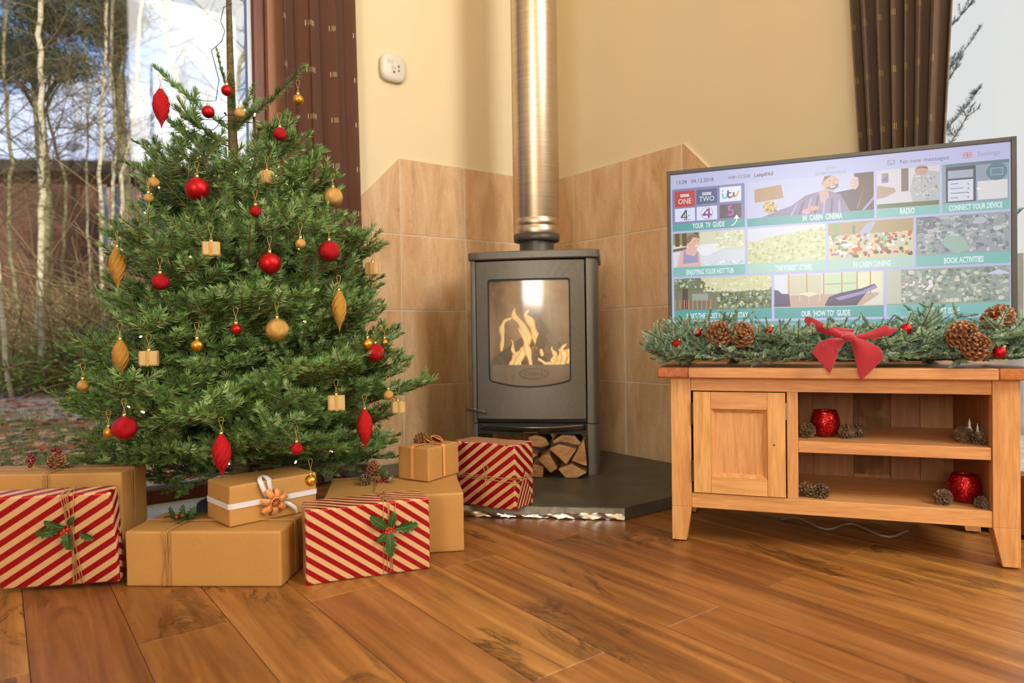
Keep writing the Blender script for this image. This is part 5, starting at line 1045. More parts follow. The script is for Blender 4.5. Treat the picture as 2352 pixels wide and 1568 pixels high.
ORN = [
('finial','red',-0.968,1.930,1.235,.0427,.1097,'red twisted finial hanging from the long top left branch tip'),
('finial','gold',-0.985,1.729,.772,.0382,.1071,'upper of the two gold twisted finials at the left edge of the tree'),
('finial','gold',-0.947,1.666,.547,.0368,.0947,'lower of the two gold twisted finials at the left edge of the tree'),
('finial','gold',-0.461,1.845,.661,.0385,.1107,'pale gold twisted finial on the right half of the tree'),
('finial','red',-0.392,1.818,.347,.0391,.1057,'red twisted finial low on the right side above the big kraft gift'),
('finial','red',-0.693,1.633,.315,.0413,.1032,'red twisted finial low in front, its tip touching the ribboned gift'),
('bauble','red_matte',-.800,1.771,.977,.0302,0,'large matte red bauble on the upper left of the tree'),
('bauble','red_matte',-.763,1.878,1.265,.0142,0,'topmost small dark red bauble just left of the leader'),
('bauble','red_matte',-.812,1.872,1.206,.0166,0,'small dark red bauble under the long top left branch'),
('bauble','gold_glitter',-.733,1.887,1.206,.0143,0,'small glittered gold bauble on the trunk where the top branches fork'),
('bauble','gold_matte',-.612,2.016,1.284,.0153,0,'small smooth gold bauble hanging from the long top right branch against the curtain'),
('bauble','red_glitter',-.646,1.953,1.167,.0185,0,'small glittered red bauble high on the right half hidden by a twig'),
('bauble','gold_glitter',-.925,1.797,1.001,.0148,0,'small glittered gold bauble at the upper left edge'),
('bauble','gold_glitter',-.930,1.780,.957,.0124,0,'tiny gold bauble just below another at the upper left edge'),
('bauble','gold_glitter',-.508,1.987,.994,.0276,0,'large glittered gold bauble at the right edge in front of the curtain'),
('bauble','red_glitter',-.656,1.781,.920,.0146,0,'small glittered red bauble in the upper middle below the gold parcel'),
('bauble','red_matte',-.610,1.748,.782,.0276,0,'large matte red bauble in the middle of the tree'),
('bauble','gold_glitter',-.549,1.805,.838,.0137,0,'small glittered gold bauble between two large red baubles'),
('bauble','red_glitter',-.488,1.858,.824,.0282,0,'large glittered red bauble on the right half at mid height'),
('bauble','red_glitter',-.862,1.696,.735,.0204,0,'medium glittered red bauble on the left half at mid height'),
('bauble','gold_glitter',-.588,1.728,.614,.0284,0,'large glittered gold bauble in the centre of the tree'),
('bauble','red_matte',-.677,1.693,.616,.0128,0,'small dark red bauble left of the large gold one'),
('bauble','gold_matte',-.760,1.664,.578,.0147,0,'small smooth gold bauble hanging on a long loop left of centre'),
('bauble','gold_matte',-.397,1.894,.572,.0156,0,'small smooth gold bauble left of the red one at the right edge'),
('bauble','gold_matte',-.360,1.946,.574,.0111,0,'tiny smooth gold bauble right of the red one at the right edge'),
('bauble','red_glitter',-.379,1.910,.547,.0253,0,'large glittered red bauble at the lower right edge before the tiles'),
('bauble','gold_glitter',-1.045,1.676,.485,.0138,0,'small glittered gold bauble at the lower left edge against the woodland'),
('bauble','red_glitter',-.920,1.629,.386,.0278,0,'large glittered red bauble low on the left'),
('bauble','gold_matte',-.963,1.638,.374,.0124,0,'small smooth gold bauble touching the large red one low on the left'),
('bauble','gold_glitter',-.344,1.904,.430,.0144,0,'small glittered gold bauble low at the right edge'),
('bauble','red_glitter',-.534,1.694,.320,.0150,0,'small glittered red bauble low on the right above the ribboned gift'),
('bauble','gold_matte',-.506,1.711,.237,.0141,0,'lowest smooth gold bauble in front of the ribboned kraft gift'),
('parcel','gold',-.643,1.833,1.018,.0371,.0394,'gold glitter parcel ornament near the top of the tree'),
('parcel','gold',-.742,1.712,.816,.0476,.0411,'gold glitter parcel ornament on the upper left half'),
('parcel','gold',-.871,1.653,.549,.0480,.0418,'gold glitter parcel ornament on the lower left half beside the gold finial'),
('parcel','gold',-.408,2.040,.792,.0451,.0438,'gold glitter parcel ornament at the right edge against the tiles'),
('parcel','gold',-.450,1.755,.426,.0488,.0444,'gold glitter parcel ornament low right of centre'),
('parcel','gold',-.326,1.950,.392,.0444,.0394,'gold glitter parcel ornament low at the right edge')]
def parcel_mesh():
    b = bmesh.new(); bmesh.ops.create_cube(b, size=1); bmesh.ops.bevel(b, geom=list(b.edges), offset=.07, segments=2, affect='EDGES'); me = bpy.data.meshes.new('parcel_body'); b.to_mesh(me); b.free(); me.materials.append(M_GOLDBOX); return me
PARM = parcel_mesh(); PRB = MB().box((-.08, -.53, -.53), (.08, .53, .53)).box((-.53, -.08, -.53), (.53, .08, .53)).mesh('parcel_ribbon', M_ORN['gold_glitter'])
for i, (k, c, x, y, z, a, b, lab) in enumerate(ORN):
    ds = math.sqrt(x*x+y*y+(z-.6)**2); f_ = 1-.035/ds; x *= f_; y *= f_; z = .6+(z-.6)*f_; a *= f_; b *= f_
    g = {'finial': 'twisted finials on the tree', 'bauble': 'round baubles on the tree', 'parcel': 'parcel ornaments on the tree'}[k]
    o = thing({'finial': 'finial_ornament', 'bauble': 'bauble', 'parcel': 'parcel_ornament'}[k], lab, 'ornament', (x, y, z), rb.uniform(-.5, .5), g)
    if k == 'bauble': q = link('ball', BALL[c], o); q.scale = (a, a, a); top = a
    elif k == 'finial': q = link('twisted_body', FIN[c], o); q.scale = (a, a, b); top = b/2
    else:
        q = link('parcel_body', PARM, o); q.scale = (a*.82, a*.7, b*.82); q = link('parcel_ribbon', PRB, o); q.scale = (a*.82, a*.7, b*.82); top = b*.41; o.rotation_euler.z = rb.choice([.35, -.4, .3])
    link('cap', CAPM, o, (0, 0, top-.0005)); lo = link('hanging_loop', LOOPM, o, (0, 0, top+.0085)); lo.rotation_euler = (0, 0, rb.uniform(-.3, .3))
    if i in (0, 10): continue
    tipz = z+top+.034; r_ = Vector((x-TX, y-TY)); ext = 1+.012/max(.1, r_.length)
    tp_ = Vector((TX+r_.x*ext, TY+r_.y*ext, tipz+.012))
    if r_.length > .12 and z < 1.15: from_tip(tp_, rb, .06)
# ------------------------------------------------------------------ fairy lights
sl_ = thing('string_lights', 'dark cable of warm white fairy lights wound round the fir tree', 'lights', (TX, TY, 0))
pts = []; N = 620
for k in range(N):
    t = k/(N-1); z = .24+1.0*t+.018*math.sin(k*.21); a = -PI/2+t*2*PI*5.2; R = (Rtip(z)*.72+.025*math.sin(k*.17)+.02*math.sin(k*.41)); R *= .92 if math.sin(a) < 0 else .8
    pts.append(Vector((R*math.cos(a), R*math.sin(a), z+.012*math.sin(k*.33))))
top_pts = [Vector(p) for p in ((-.08, -.08, 1.22), (-.085, -.09, 1.27), (-.10, -.03, 1.29), (-.06, -.03, 1.285), (-.04, -.02, 1.29), (-.03, -.02, 1.35), (-.045, -.01, 1.40), (-.055, -.01, 1.44), (-.028, 0, 1.47), (-.018, 0, 1.50), (-.03, 0, 1.53), (-.02, 0, 1.57), (.01, -.012, 1.575))]
cab = MB().tube(pts+top_pts, .0011, 5); bul = []
BULM = MB().lathe([(.0001, .013), (.0016, .012), (.0022, .009), (.0020, .004), (.0020, 0)], 8).mesh('bulb', M_BULB, True); SOCK = MB().lathe([(.0021, .004), (.0024, -.006), (.001, -.010)], 8).mesh('socket', M_CABLE, True)
obj('cable', cab, M_CABLE, sl_, smooth=True, fix=False)
for k in range(6, N, 9):
    p = pts[k]; d = Vector((p.x, p.y, 0)).normalized()*.7+Vector((rb.uniform(-.5, .5), rb.uniform(-.5, .5), rb.uniform(-.3, .9))); d.normalize()
    o = link('bulb', BULM, sl_, p+d*.010); o.rotation_euler = d.to_track_quat('Z', 'Y').to_euler(); s_ = link('socket', SOCK, o)
# ------------------------------------------------------------------ garland on the cabinet, with cones, baubles and bow
def cabloc(x, y, z): 
    c, s = math.cos(CYAW), math.sin(CYAW); return Vector((CX+c*x-s*y, CY+s*x+c*y, z))
gar = thing('fir_garland', 'bluish green fir garland lying along the cabinet top before the television', 'garland', (CX, CY, .4945), CYAW)
GSP = [spray(.17, 400+k, dens=1900, nl=.0150, nw=.0019, m=M_NEEDLE_B, bushy=.9, bare=.02) for k in range(5)]
rg = random.Random(5)
def gput(base, d, L, k=None, roll=None):
    wm, nm = GSP[rg.randrange(5) if k is None else k]; s = L/.17; x = Vector(d).normalized(); z = (UP-x*x.z).normalized(); y = z.cross(x)
    Rm = Matrix((x, y, z)).transposed() @ Matrix.Rotation(rg.uniform(-.6, .6) if roll is None else roll, 3, 'X'); o = link('sprig', wm, gar); o.matrix_local = Matrix.Translation(base) @ Rm.to_4x4() @ Matrix.Scale(s, 4)
    nd = link('needles', nm, o); nd['kind'] = 'stuff'
obj('garland_core', MB().tube([(x, .09+.012*math.sin(x*14), .022+.004*math.sin(x*9)) for x in np.linspace(.02, .86, 24)], .008, 7), M_TWIG, gar, smooth=True)
for k in range(175):
    x = .02+.84*(k+rg.uniform(0, 1))/175; lf = -1 if x < .45 else 1
    if rg.random() < .2: lf = -lf
    y = rg.uniform(.005, .145); a = rg.uniform(-.95, .95); up_ = rg.uniform(.0, .34)+(.16 if rg.random() < .3 else 0)
    gput((x, y, rg.uniform(.014, .072)), (lf*math.cos(a), math.sin(a)*.85, up_), rg.uniform(.10, .150))
for k in range(40):
    x = .03+.82*(k+rg.uniform(0, 1))/40; lf = -1 if x < .45 else 1; a = rg.uniform(.3, 1.0); gput((x, rg.uniform(.01, .05), .028), (lf*math.cos(a), -math.sin(a), -.10), rg.uniform(.07, .095))
for d in ((-1, -.25, .02), (-1, .1, .05), (-1, -.5, .0), (-.9, .3, .2)): gput((.06, .06, .016), d, .150)
for d in ((1, -.15, .05), (1, .2, .1), (.8, -.4, .03)): gput((.80, .06, .02), d, .14)
gput((.66, .09, .07), (.1, .1, 1), .09)
def top_item(kind, me, lab, cat, p, s=1, rot=(0, 0, 0), grp=None, cap=False):
    o = link(kind, me, None, cabloc(*p), (rot[0], rot[1], rot[2]+CYAW)); o.scale = (s, s, s); tag(o, lab, cat, grp); return o
G1_ = 'pine cones on the garland'
for p, s, rot, lab in (((.135, .005, .574), 1.25, (1.1, -.6, .3), 'left of the two brown pine cones at the left of the garland'), ((.190, .006, .568), 1.2, (.9, .7, -.3), 'right of the two brown pine cones at the left of the garland'),
                       ((.712, .010, .568), 1.3, (1.2, -.9, .2), 'brown pine cone leftmost of three at the right of the garland'), ((.780, .035, .585), 1.3, (.5, .5, 0), 'brown pine cone uppermost of three at the right of the garland'), ((.742, -.015, .540), 1.2, (1.3, .5, -.5), 'brown pine cone lowest and frontmost of three at the right of the garland')):
    top_item('pine_cone', CONES['big'], lab, 'pine cone', p, s, rot, G1_)
def top_ball(p, r, mk, lab):
    o = thing('bauble', lab, 'bauble', cabloc(*p), CYAW, 'red baubles on the garland'); q = link('ball', BALL[mk], o); q.scale = (r, r, r); c = link('cap', CAPM, o); c.location = (r*.6, .2*r, r*.75); c.rotation_euler = (0, .7, 0)
for p, r, mk, lab in (((.020, -.030, .560), .0115, 'red_glitter', 'glittered red bauble at the far left end of the garland'), ((.076, -.008, .590), .0115, 'red_matte', 'matte red bauble left of the pine cones before the television corner'), ((.262, -.004, .592), .0115, 'red_matte', 'matte red bauble between the left pine cones and the red bow'),
                      ((.588, -.010, .592), .0145, 'red_matte', 'dark red bauble right of the red bow'), ((.778, -.050, .534), .0145, 'red_matte', 'matte red bauble low at the right end of the garland'), ((.792, .020, .618), .0145, 'red_matte', 'brownish red bauble above the right pine cones')): top_ball(p, r, mk, lab)
bow_ = thing('ribbon_bow', 'large red velvet bow on the garland with two hanging tails', 'bow', (CX, CY, 0), CYAW)
def bp(cx, cy, y): return (.3316+cx*.0001117, y, .6448-cy*.0001214)
def sheet(name, A, B, ya, yb, n=14, puff=0):
    """ruled surface between two poly-lines given in drawing units, with depth varying along it"""
    def L(P, t):
        i = min(len(P)-2, int(t*(len(P)-1))); f = t*(len(P)-1)-i; return (P[i][0]+(P[i+1][0]-P[i][0])*f, P[i][1]+(P[i+1][1]-P[i][1])*f)
    def fn(a, b):
        p, q = L(A, a), L(B, a); return Vector(bp(p[0]+(q[0]-p[0])*b, p[1]+(q[1]-p[1])*b, (ya+(yb-ya)*a)-puff*math.sin(PI*b)*math.sin(PI*min(1, a+.15))-.004*math.sin(a*9)*b))
    obj(name, MB().grid(fn, n, 8), M_VELVET, bow_, smooth=True, fix=False, solid=.0016, sub=1)
sheet('tail', [(1060, 590), (640, 610), (430, 690), (285, 900)], [(1070, 640), (1000, 690), (860, 880), (675, 1360)], -.062, -.068, puff=.008)
sheet('tail', [(1080, 590), (1150, 880), (1210, 1160), (1300, 1510)], [(1100, 560), (1400, 640), (1700, 800), (1775, 1010)], -.062, -.070, puff=.008)
sheet('loop', [(1060, 560), (850, 420), (480, 250), (300, 150), (190, 130)], [(1050, 610), (850, 600), (500, 500), (250, 370), (140, 220)], -.060, -.050, puff=.006)
sheet('loop', [(900, 560), (800, 460), (700, 345)], [(1190, 560), (1195, 480), (1170, 435)], -.058, -.048, puff=.006)
sheet('loop', [(1120, 560), (1450, 490), (1700, 390), (1850, 330), (1930, 430)], [(1150, 620), (1450, 630), (1700, 600), (1900, 585), (2090, 395)], -.060, -.050, puff=.006)
sheet('loop', [(1130, 600), (1300, 610), (1500, 600), (1780, 570)], [(1150, 660), (1300, 680), (1500, 660), (1760, 610)], -.061, -.050, puff=.004)
mb = MB(); k_ = bp(1060, 590, -.066); mb.sphere((0, 0, 0), 1, 16, 10); o = obj('knot', mb, M_VELVET, bow_, smooth=True, loc=k_); o.scale = (.018, .010, .010)
# ------------------------------------------------------------------ things in the cabinet
def bowl(p, lab):
    o = thing('candle_bowl', lab, 'candle holder', cabloc(*p), CYAW, 'red glass candle bowls in the cabinet'); r = .039
    prof = [(.0001, .001), (.021, .001), (.027, .006), (.036, .022), (.0385, .038), (.036, .055), (.031, .068), (.0305, .073), (.0285, .073), (.029, .067), (.034, .054), (.0355, .038), (.033, .022), (.020, .010), (.0001, .009)]
    obj('bowl', MB().lathe(prof, 40), M_REDGLASS, o, smooth=True); obj('candle', MB().lathe([(.0001, .012), (.019, .012), (.019, .034), (.0001, .033)], 20), M_WAX, o)
bowl((.409, .105, .2965), 'red mottled glass candle bowl on the upper shelf of the cabinet'); bowl((.738, .090, .139), 'red mottled glass candle bowl on the lower shelf of the cabinet')
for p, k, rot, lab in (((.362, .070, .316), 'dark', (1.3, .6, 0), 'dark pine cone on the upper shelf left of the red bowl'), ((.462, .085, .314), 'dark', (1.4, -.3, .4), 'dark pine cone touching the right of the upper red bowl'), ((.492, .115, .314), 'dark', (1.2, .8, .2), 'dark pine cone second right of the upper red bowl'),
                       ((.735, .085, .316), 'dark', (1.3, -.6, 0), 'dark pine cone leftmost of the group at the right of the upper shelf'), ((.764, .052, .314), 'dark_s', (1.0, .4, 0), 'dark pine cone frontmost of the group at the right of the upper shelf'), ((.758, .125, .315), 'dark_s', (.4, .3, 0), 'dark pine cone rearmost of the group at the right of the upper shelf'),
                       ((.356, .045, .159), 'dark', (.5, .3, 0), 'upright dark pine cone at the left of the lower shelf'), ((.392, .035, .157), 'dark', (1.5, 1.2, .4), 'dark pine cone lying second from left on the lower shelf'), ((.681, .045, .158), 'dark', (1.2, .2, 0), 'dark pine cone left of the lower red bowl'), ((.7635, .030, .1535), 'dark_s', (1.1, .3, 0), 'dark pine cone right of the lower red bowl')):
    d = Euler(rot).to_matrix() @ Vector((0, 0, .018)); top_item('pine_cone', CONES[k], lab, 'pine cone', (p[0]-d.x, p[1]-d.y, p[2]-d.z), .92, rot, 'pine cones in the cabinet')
sv = thing('tree_figure', 'small silvery tree ornament among the cones on the upper shelf', 'ornament', cabloc(.757, .092, .2965), CYAW)
for x, h in ((-.006, .062), (.012, .050), (.022, .044)): obj('silver_tree', MB().lathe([(.0001, h), (.004, h-.016), (.0025, h-.016), (.0075, h-.032), (.004, h-.032), (.009, h-.042), (.0001, h-.042)], 10), mat('silver_tree_paint', s2l(196, 196, 200), .4, .3), sv, loc=(x, 0, 0))
obj('base', MB().box((-.016, -.010, 0), (.026, .010, .012)), M_OAKD, sv, bevel=.002)
# ------------------------------------------------------------------ outside the left window
def at(px, Y, z): return Vector(((px-1176)/1583.3*Y, Y, z))
def gz(x, y): d = max(0, y-4); return -.15+.018*d+.05*math.sin(x*.9+y*.6)*min(1, d/4)
M_GRND = mat('woodland_floor', rough=.95); t = NT(M_GRND); f = t.noise(t.coord('Object'), 1.1, 4); f2 = t.noise(t.coord('Object'), 9, 5, .7)
t.color(t.mix(f2, t.ramp(f, [(.35, s2l(104, 116, 62)), (.5, s2l(134, 124, 80)), (.62, s2l(126, 92, 66))]), t.ramp(f, [(.35, s2l(150, 152, 92)), (.5, s2l(166, 130, 96)), (.65, s2l(178, 124, 92))])))
gx0, gx1, gy0, gy1 = -42, 22, -1.0, 48
gm = MB(); NX, NY = 64, 50
def inside(x, y): 
    u, v = x*EU.x+y*EU.y, x*EV.x+y*EV.y; return u > CU-.17 and v < CV+.17
def gfn(a, b): x = gx0+(gx1-gx0)*a; y = gy0+(gy1-gy0)*b; return (x, y, min(gz(x, y), -.13) if y < 5 else gz(x, y))
obj_g = obj('woodland_ground', gm.grid(gfn, NX, NY), M_GRND, smooth=True); tag(obj_g, 'woodland ground with moss and fallen leaves outside the windows', 'ground', kind='structure')
M_PATH = simple_noise('leafy_track', [(.3, (146, 120, 108)), (.5, (180, 156, 142)), (.7, (206, 190, 176))], 3, .95, sc=(.6, 2.5, 1))
pth = obj('woodland_path', MB().grid(lambda a, b: ((lambda x, y: (x, y, gz(x, y)+.012))(-16+15*a, 6.0+4.2*b+1.0*a*b)), 40, 10), M_PATH, smooth=True); tag(pth, 'pale leafy track crossing the woodland outside', 'path', kind='structure')
ro = random.Random(21)
def scatter(name, n, fn, size, mats, lab, cat, up=False, asp=.6):
    mb = MB(); k_ = len(mats)
    for i in range(n):
        p = Vector(fn()); s = size*ro.uniform(.5, 1.5); a = ro.uniform(0, 2*PI); tl = ro.uniform(-1.2, 1.2) if up else ro.uniform(-.4, .4); x = Vector((math.cos(a), math.sin(a), tl*.6)).normalized()*s; y = Vector((-math.sin(a), math.cos(a), tl)).normalized()*s*asp
        mb.add([p-x, p-y, p+x, p+y], [(0, 1, 2, 3)], i % k_)
    o = obj(name, mb, mats, fix=False); tag(o, lab, cat, kind='stuff'); return o
LM = [mat('leaf_rust', s2l(176, 92, 52), .9), mat('leaf_tan', s2l(198, 156, 112), .9), mat('leaf_brown', s2l(112, 76, 54), .9), mat('leaf_pink', s2l(204, 150, 130), .9)]
def gl_(): y = 2.9+9.5*ro.random()**1.2; x = -(.30+.50*ro.random())*y; return (x, y, gz(x, y)+.03 if y > 5 else -.11)
scatter('fallen_leaf', 5200, gl_, .035, LM, 'fallen rust and tan leaves littering the ground outside', 'leaves')
M_GRASS = [mat('grass_a', s2l(112, 140, 62), .9), mat('grass_b', s2l(150, 160, 92), .9)]
mb = MB()
for i in range(5200):
    y = 2.7+4.0*ro.random(); x = -(.28+.55*ro.random())*y
    if Vector((x, y, 0)).dot(EU) > CU-.22: continue
    h = ro.uniform(.03, .09); a = ro.uniform(0, 6.28); z0 = (gz(x, y) if y > 5 else -.14); mb.add([(x-.004, y, z0), (x+.004, y, z0), (x+h*.5*math.cos(a), y+h*.5*math.sin(a), z0+h)], [(0, 1, 2)], i % 2)
tag(obj('grass', mb, M_GRASS, fix=False), 'short green grass outside just beyond the left window', 'grass', kind='stuff')
def br_bark(name, a, b, c): return simple_noise(name, [(.30, a), (.42, b), (.75, c)], 3.2, .8, sc=(2, 2, 5), detail=4)
M_BIRCH = br_bark('birch_bark', (92, 80, 60), (196, 184, 150), (236, 226, 198)); M_BIRCHD = br_bark('mossy_bark', (60, 56, 36), (126, 118, 82), (170, 162, 122)); M_OTW = mat('outdoor_twig', s2l(108, 96, 66), .9); M_OTWD = mat('dark_outdoor_twig', s2l(54, 52, 44), .9)
def wild(pts, r0, r1, lab, nbr=26, dark=False, seed=0, blen=1.5, z_from=.35, sub=3, tw=1.0):
    q = random.Random(seed); base = Vector(pts[0]); root = thing('birch_tree' if not dark else 'slender_tree', lab, 'tree', base, group='slender trees outside the left window'); P = []
    pts = [Vector(p)-base for p in pts]
    for i in range(len(pts)-1):
        for k in range(5): P.append(pts[i].lerp(pts[i+1], k/5)+Vector((q.uniform(-.02, .02), q.uniform(-.02, .02), 0)))
    P.append(pts[-1]); obj('trunk', MB().tube(P, r0, 9, 0, r1), M_BIRCHD if dark else M_BIRCH, root, smooth=True); mb = MB(); n = len(P)
    for b in range(nbr):
        t = q.uniform(z_from, .99); i = min(n-2, int(t*(n-1))); s = P[i].lerp(P[i+1], t*(n-1)-i); a = q.uniform(0, 2*PI); d = Vector((math.cos(a), math.sin(a), q.uniform(.2, 1.1))).normalized(); L = blen*(1.15-t*.7)*q.uniform(.6, 1.3); B = [s]
        for k in range(7): d = (d+Vector((q.uniform(-.22, .22), q.uniform(-.22, .22), q.uniform(-.16, .14)))).normalized(); B.append(B[-1]+d*L/7)
        mb.tube(B, r0*.16*tw+.003, 4, 0, .002, caps=False)
        for k in range(2, 8):
            for _ in range(sub):
                d2 = (d+Vector((q.uniform(-1, 1), q.uniform(-1, 1), q.uniform(-.6, .9)))).normalized(); S = [B[k-1]]; l2 = L*.33*q.uniform(.5, 1.2)
                for m in range(4): d2 = (d2+Vector((q.uniform(-.3, .3), q.uniform(-.3, .3), q.uniform(-.25, .15)))).normalized(); S.append(S[-1]+d2*l2/4)
                mb.tube(S, .0035*tw, 3, 0, .0015, caps=False)
    o = obj('branches', mb, M_OTWD if dark else M_OTW, root, fix=False); o['kind'] = 'stuff'; return root
def zpx(py, px, Y): return .6+((784-22.3-(px-1176)*.0147)-py)*Y/1583.3
def tp(px, py, Y): return at(px, Y, zpx(py, px, Y))
def tree_px(pp, Y, r0, r1, lab, **k):
    p0 = tp(pp[0][0], pp[0][1], Y); p0.z = gz(p0.x, p0.y)-.02; P = [p0]+[tp(a, b, Y) for a, b in pp[1:]]; last = P[-1]+(P[-1]-P[-2]).normalized()*1.5; return wild(P+[last], r0, r1, lab, **k)
tree_px([(96, 850), (92, 700), (104, 480), (112, 330), (106, 120), (112, -60)], 8.6, 0.0396, 0.0245, 'thickest white birch trunk near the left edge of the left window', seed=1, nbr=40, blen=1.5)
tree_px([(236, 800), (238, 600), (240, 400), (248, 240), (258, 90), (262, -60)], 10.5, 0.0324, 0.0175, 'tall straight birch rising just left of the tree branches', seed=2, nbr=34)
tree_px([(262, 800), (258, 600), (268, 420), (276, 330), (270, 120), (284, -80)], 12, 0.0324, 0.0210, 'second slender birch close beside the tall straight one', seed=3, nbr=30)
tree_px([(292, 790), (284, 560), (288, 400), (318, 290), (330, 120), (352, -60)], 11, 0.0324, 0.0196, 'forked birch leaning right above the eaves', seed=4, nbr=30, dark=False)
tree_px([(58, 830), (42, 700), (26, 520), (36, 380), (24, 200), (40, -60)], 9.5, 0.0288, 0.0168, 'crooked thin tree leaning left near the window edge', seed=5, nbr=34, dark=True)
tree_px([(22, 810), (2, 680), (-6, 500), (0, 300), (14, -60)], 8.0, 0.0288, 0.0182, 'curved pale birch at the extreme left edge', seed=6, nbr=24)
tree_px([(170, 800), (150, 600), (160, 420), (120, 260), (150, 60), (180, -80)], 13.5, 0.0288, 0.0210, 'dark slender tree between the two nearest birches', seed=7, nbr=44, dark=True, blen=2.2)
tree_px([(320, 800), (312, 620), (300, 440), (296, 250), (304, 60), (300, -80)], 14.5, 0.0396, 0.0245, 'dark mossy tree right of the birches', seed=8, nbr=40, dark=True, blen=2.2)
tree_px([(206, 820), (212, 640), (206, 460), (216, 250), (205, -60)], 15, 0.0252, 0.0175, 'thin pale birch in front of the brick wall', seed=9, nbr=24)
tree_px([(520, 820), (560, 400), (540, 250), (575, 120), (600, -50)], 12, 0.0432, 0.0210, 'bare tree seen between the fir top and the window frame', seed=10, nbr=40, dark=True, blen=2.3)
tree_px([(410, 800), (420, 400), (436, 250), (402, 120), (390, -50)], 17, 0.0648, 0.0420, 'pale trunk standing behind the top of the fir', seed=12, nbr=24)
M_PINE = [mat('pine_foliage_a', s2l(50, 70, 52), .9), mat('pine_foliage_b', s2l(78, 100, 66), .9), mat('pine_foliage_c', s2l(30, 42, 44), .9)]
def pine(px, Y, clumps, lab, seed, r=.13):
    q = random.Random(seed); base = at(px, Y, 0); base.z = gz(base.x, base.y)-.02; root = thing('pine_tree', lab, 'tree', base); top = 9.5
    obj('trunk', MB().tube([(0, 0, 0), (.1, 0, 3), (-.05, 0, 6), (.05, 0, top)], r, 9, 0, r*.4), M_BIRCHD, root, smooth=True); mb = MB(); br = MB()
    for (cx, cy, rr) in clumps:
        c = tp(cx, cy, Y+q.uniform(-.6, .6))-base; br.tube([(0, 0, max(1, c.z-.8)), tuple((c+Vector((0, 0, max(1, c.z-.4))))/2)[:2]+(c.z-.3,), tuple(c)], .03, 5, 0, .01, caps=False); R_m = rr*Y/1583
        for _ in range(int(900*R_m*R_m/.25)+80):
            v = Vector((q.gauss(0, .5), q.gauss(0, .5), q.gauss(0, .32)))*R_m; p = c+v; d = Vector((q.uniform(-1, 1), q.uniform(-1, 1), q.uniform(-.4, .8))).normalized()*q.uniform(.05, .11); w = d.orthogonal().normalized()*.008; w.rotate(Matrix.Rotation(q.uniform(0, 6), 3, d))
            mb.add([p-w, p+w, p+d], [(0, 1, 2)], q.randrange(3))
            mb.add([p-w, p+w, p+d*.8+Vector((q.uniform(-.04, .04), q.uniform(-.04, .04), .03))], [(0, 1, 2)], q.randrange(3))
    o = obj('foliage', mb, M_PINE, root, fix=False); o['kind'] = 'stuff'; obj('boughs', br, M_OTWD, root, fix=False)
rp = random.Random(3)
pine(100, 12, [(rp.uniform(-20, 200), rp.uniform(-20, 175), rp.uniform(34, 64)) for _ in range(24)], 'dark pine crown filling the top left corner of the window', 31)
pine(285, 13, [(rp.uniform(215, 325), rp.uniform(-20, 130), rp.uniform(26, 50)) for _ in range(16)], 'smaller dark pine crown left of the pale reflection', 32)
# undergrowth
mb = MB()
for i in range(2200):
    Y = ro.uniform(8.2, 13.2); px = ro.uniform(-30, 620); p = at(px, Y, 0); p.z = gz(p.x, p.y); d = Vector((ro.uniform(-.9, .9), ro.uniform(-.5, .5), ro.uniform(.3, 1.3))).normalized(); L = ro.uniform(.8, 2.6)*(1.8 if i % 5 == 0 else 1); S = [p]
    for k in range(6): d = (d+Vector((ro.uniform(-.25, .25), ro.uniform(-.2, .2), -.16))).normalized(); S.append(S[-1]+d*L/6)
    mb.tube(S, .008, 3, i % 3, .003, caps=False)
tag(obj('undergrowth', mb, [mat('bramble_tan', s2l(176, 150, 104), .9), mat('bramble_brown', s2l(110, 78, 54), .9), mat('bramble_olive', s2l(134, 128, 78), .9)], fix=False), 'tangle of bare arching brambles between the woodland trees', 'undergrowth', kind='stuff')
def bush(px, py, Y, w, h, lab, seed, cols):
    q = random.Random(seed); c = tp(px, py, Y); base = Vector((c.x, c.y, gz(c.x, c.y)-.01)); root = thing('leafy_bush', lab, 'bush', base); mb = MB(); st_ = MB()
    for k in range(14): a = q.uniform(0, 6.28); st_.tube([(0, 0, 0), (w*.3*math.cos(a), w*.3*math.sin(a), h*.5), (w*.45*math.cos(a), w*.45*math.sin(a), h*.9)], .008, 4, 0, .003, caps=False)
    for _ in range(560):
        p = Vector((q.gauss(0, w*.3), q.gauss(0, w*.3), h*(.55+q.gauss(0, .22)))); p.z = max(.03, p.z); s = q.uniform(.02, .045); a = q.uniform(0, 6.28); x = Vector((math.cos(a), math.sin(a), q.uniform(-.6, .6)))*s; y = Vector((-math.sin(a), math.cos(a), q.uniform(-.6, .6)))*s*.6; mb.add([p-x, p-y, p+x, p+y], [(0, 1, 2, 3)], q.randrange(len(cols)))
    o = obj('leaves', mb, cols, root, fix=False); o['kind'] = 'stuff'; obj('stems', st_, M_OTW, root, fix=False)
GB = [mat('bush_green', s2l(120, 176, 60), .7), mat('bush_light', s2l(170, 206, 90), .7), mat('bush_deep', s2l(58, 100, 50), .7)]
bush(60, 810, 8.2, .75, .55, 'bright green bush at the left foot of the birches', 41, GB); bush(185, 780, 8.8, .8, .75, 'green bush left of the lower fir branches', 42, GB); bush(130, 790, 9.6, .6, .6, 'reddish dry shrub behind the green bushes', 43, LM); bush(235, 830, 8.0, .5, .45, 'low green bush touching the fir silhouette', 44, GB)
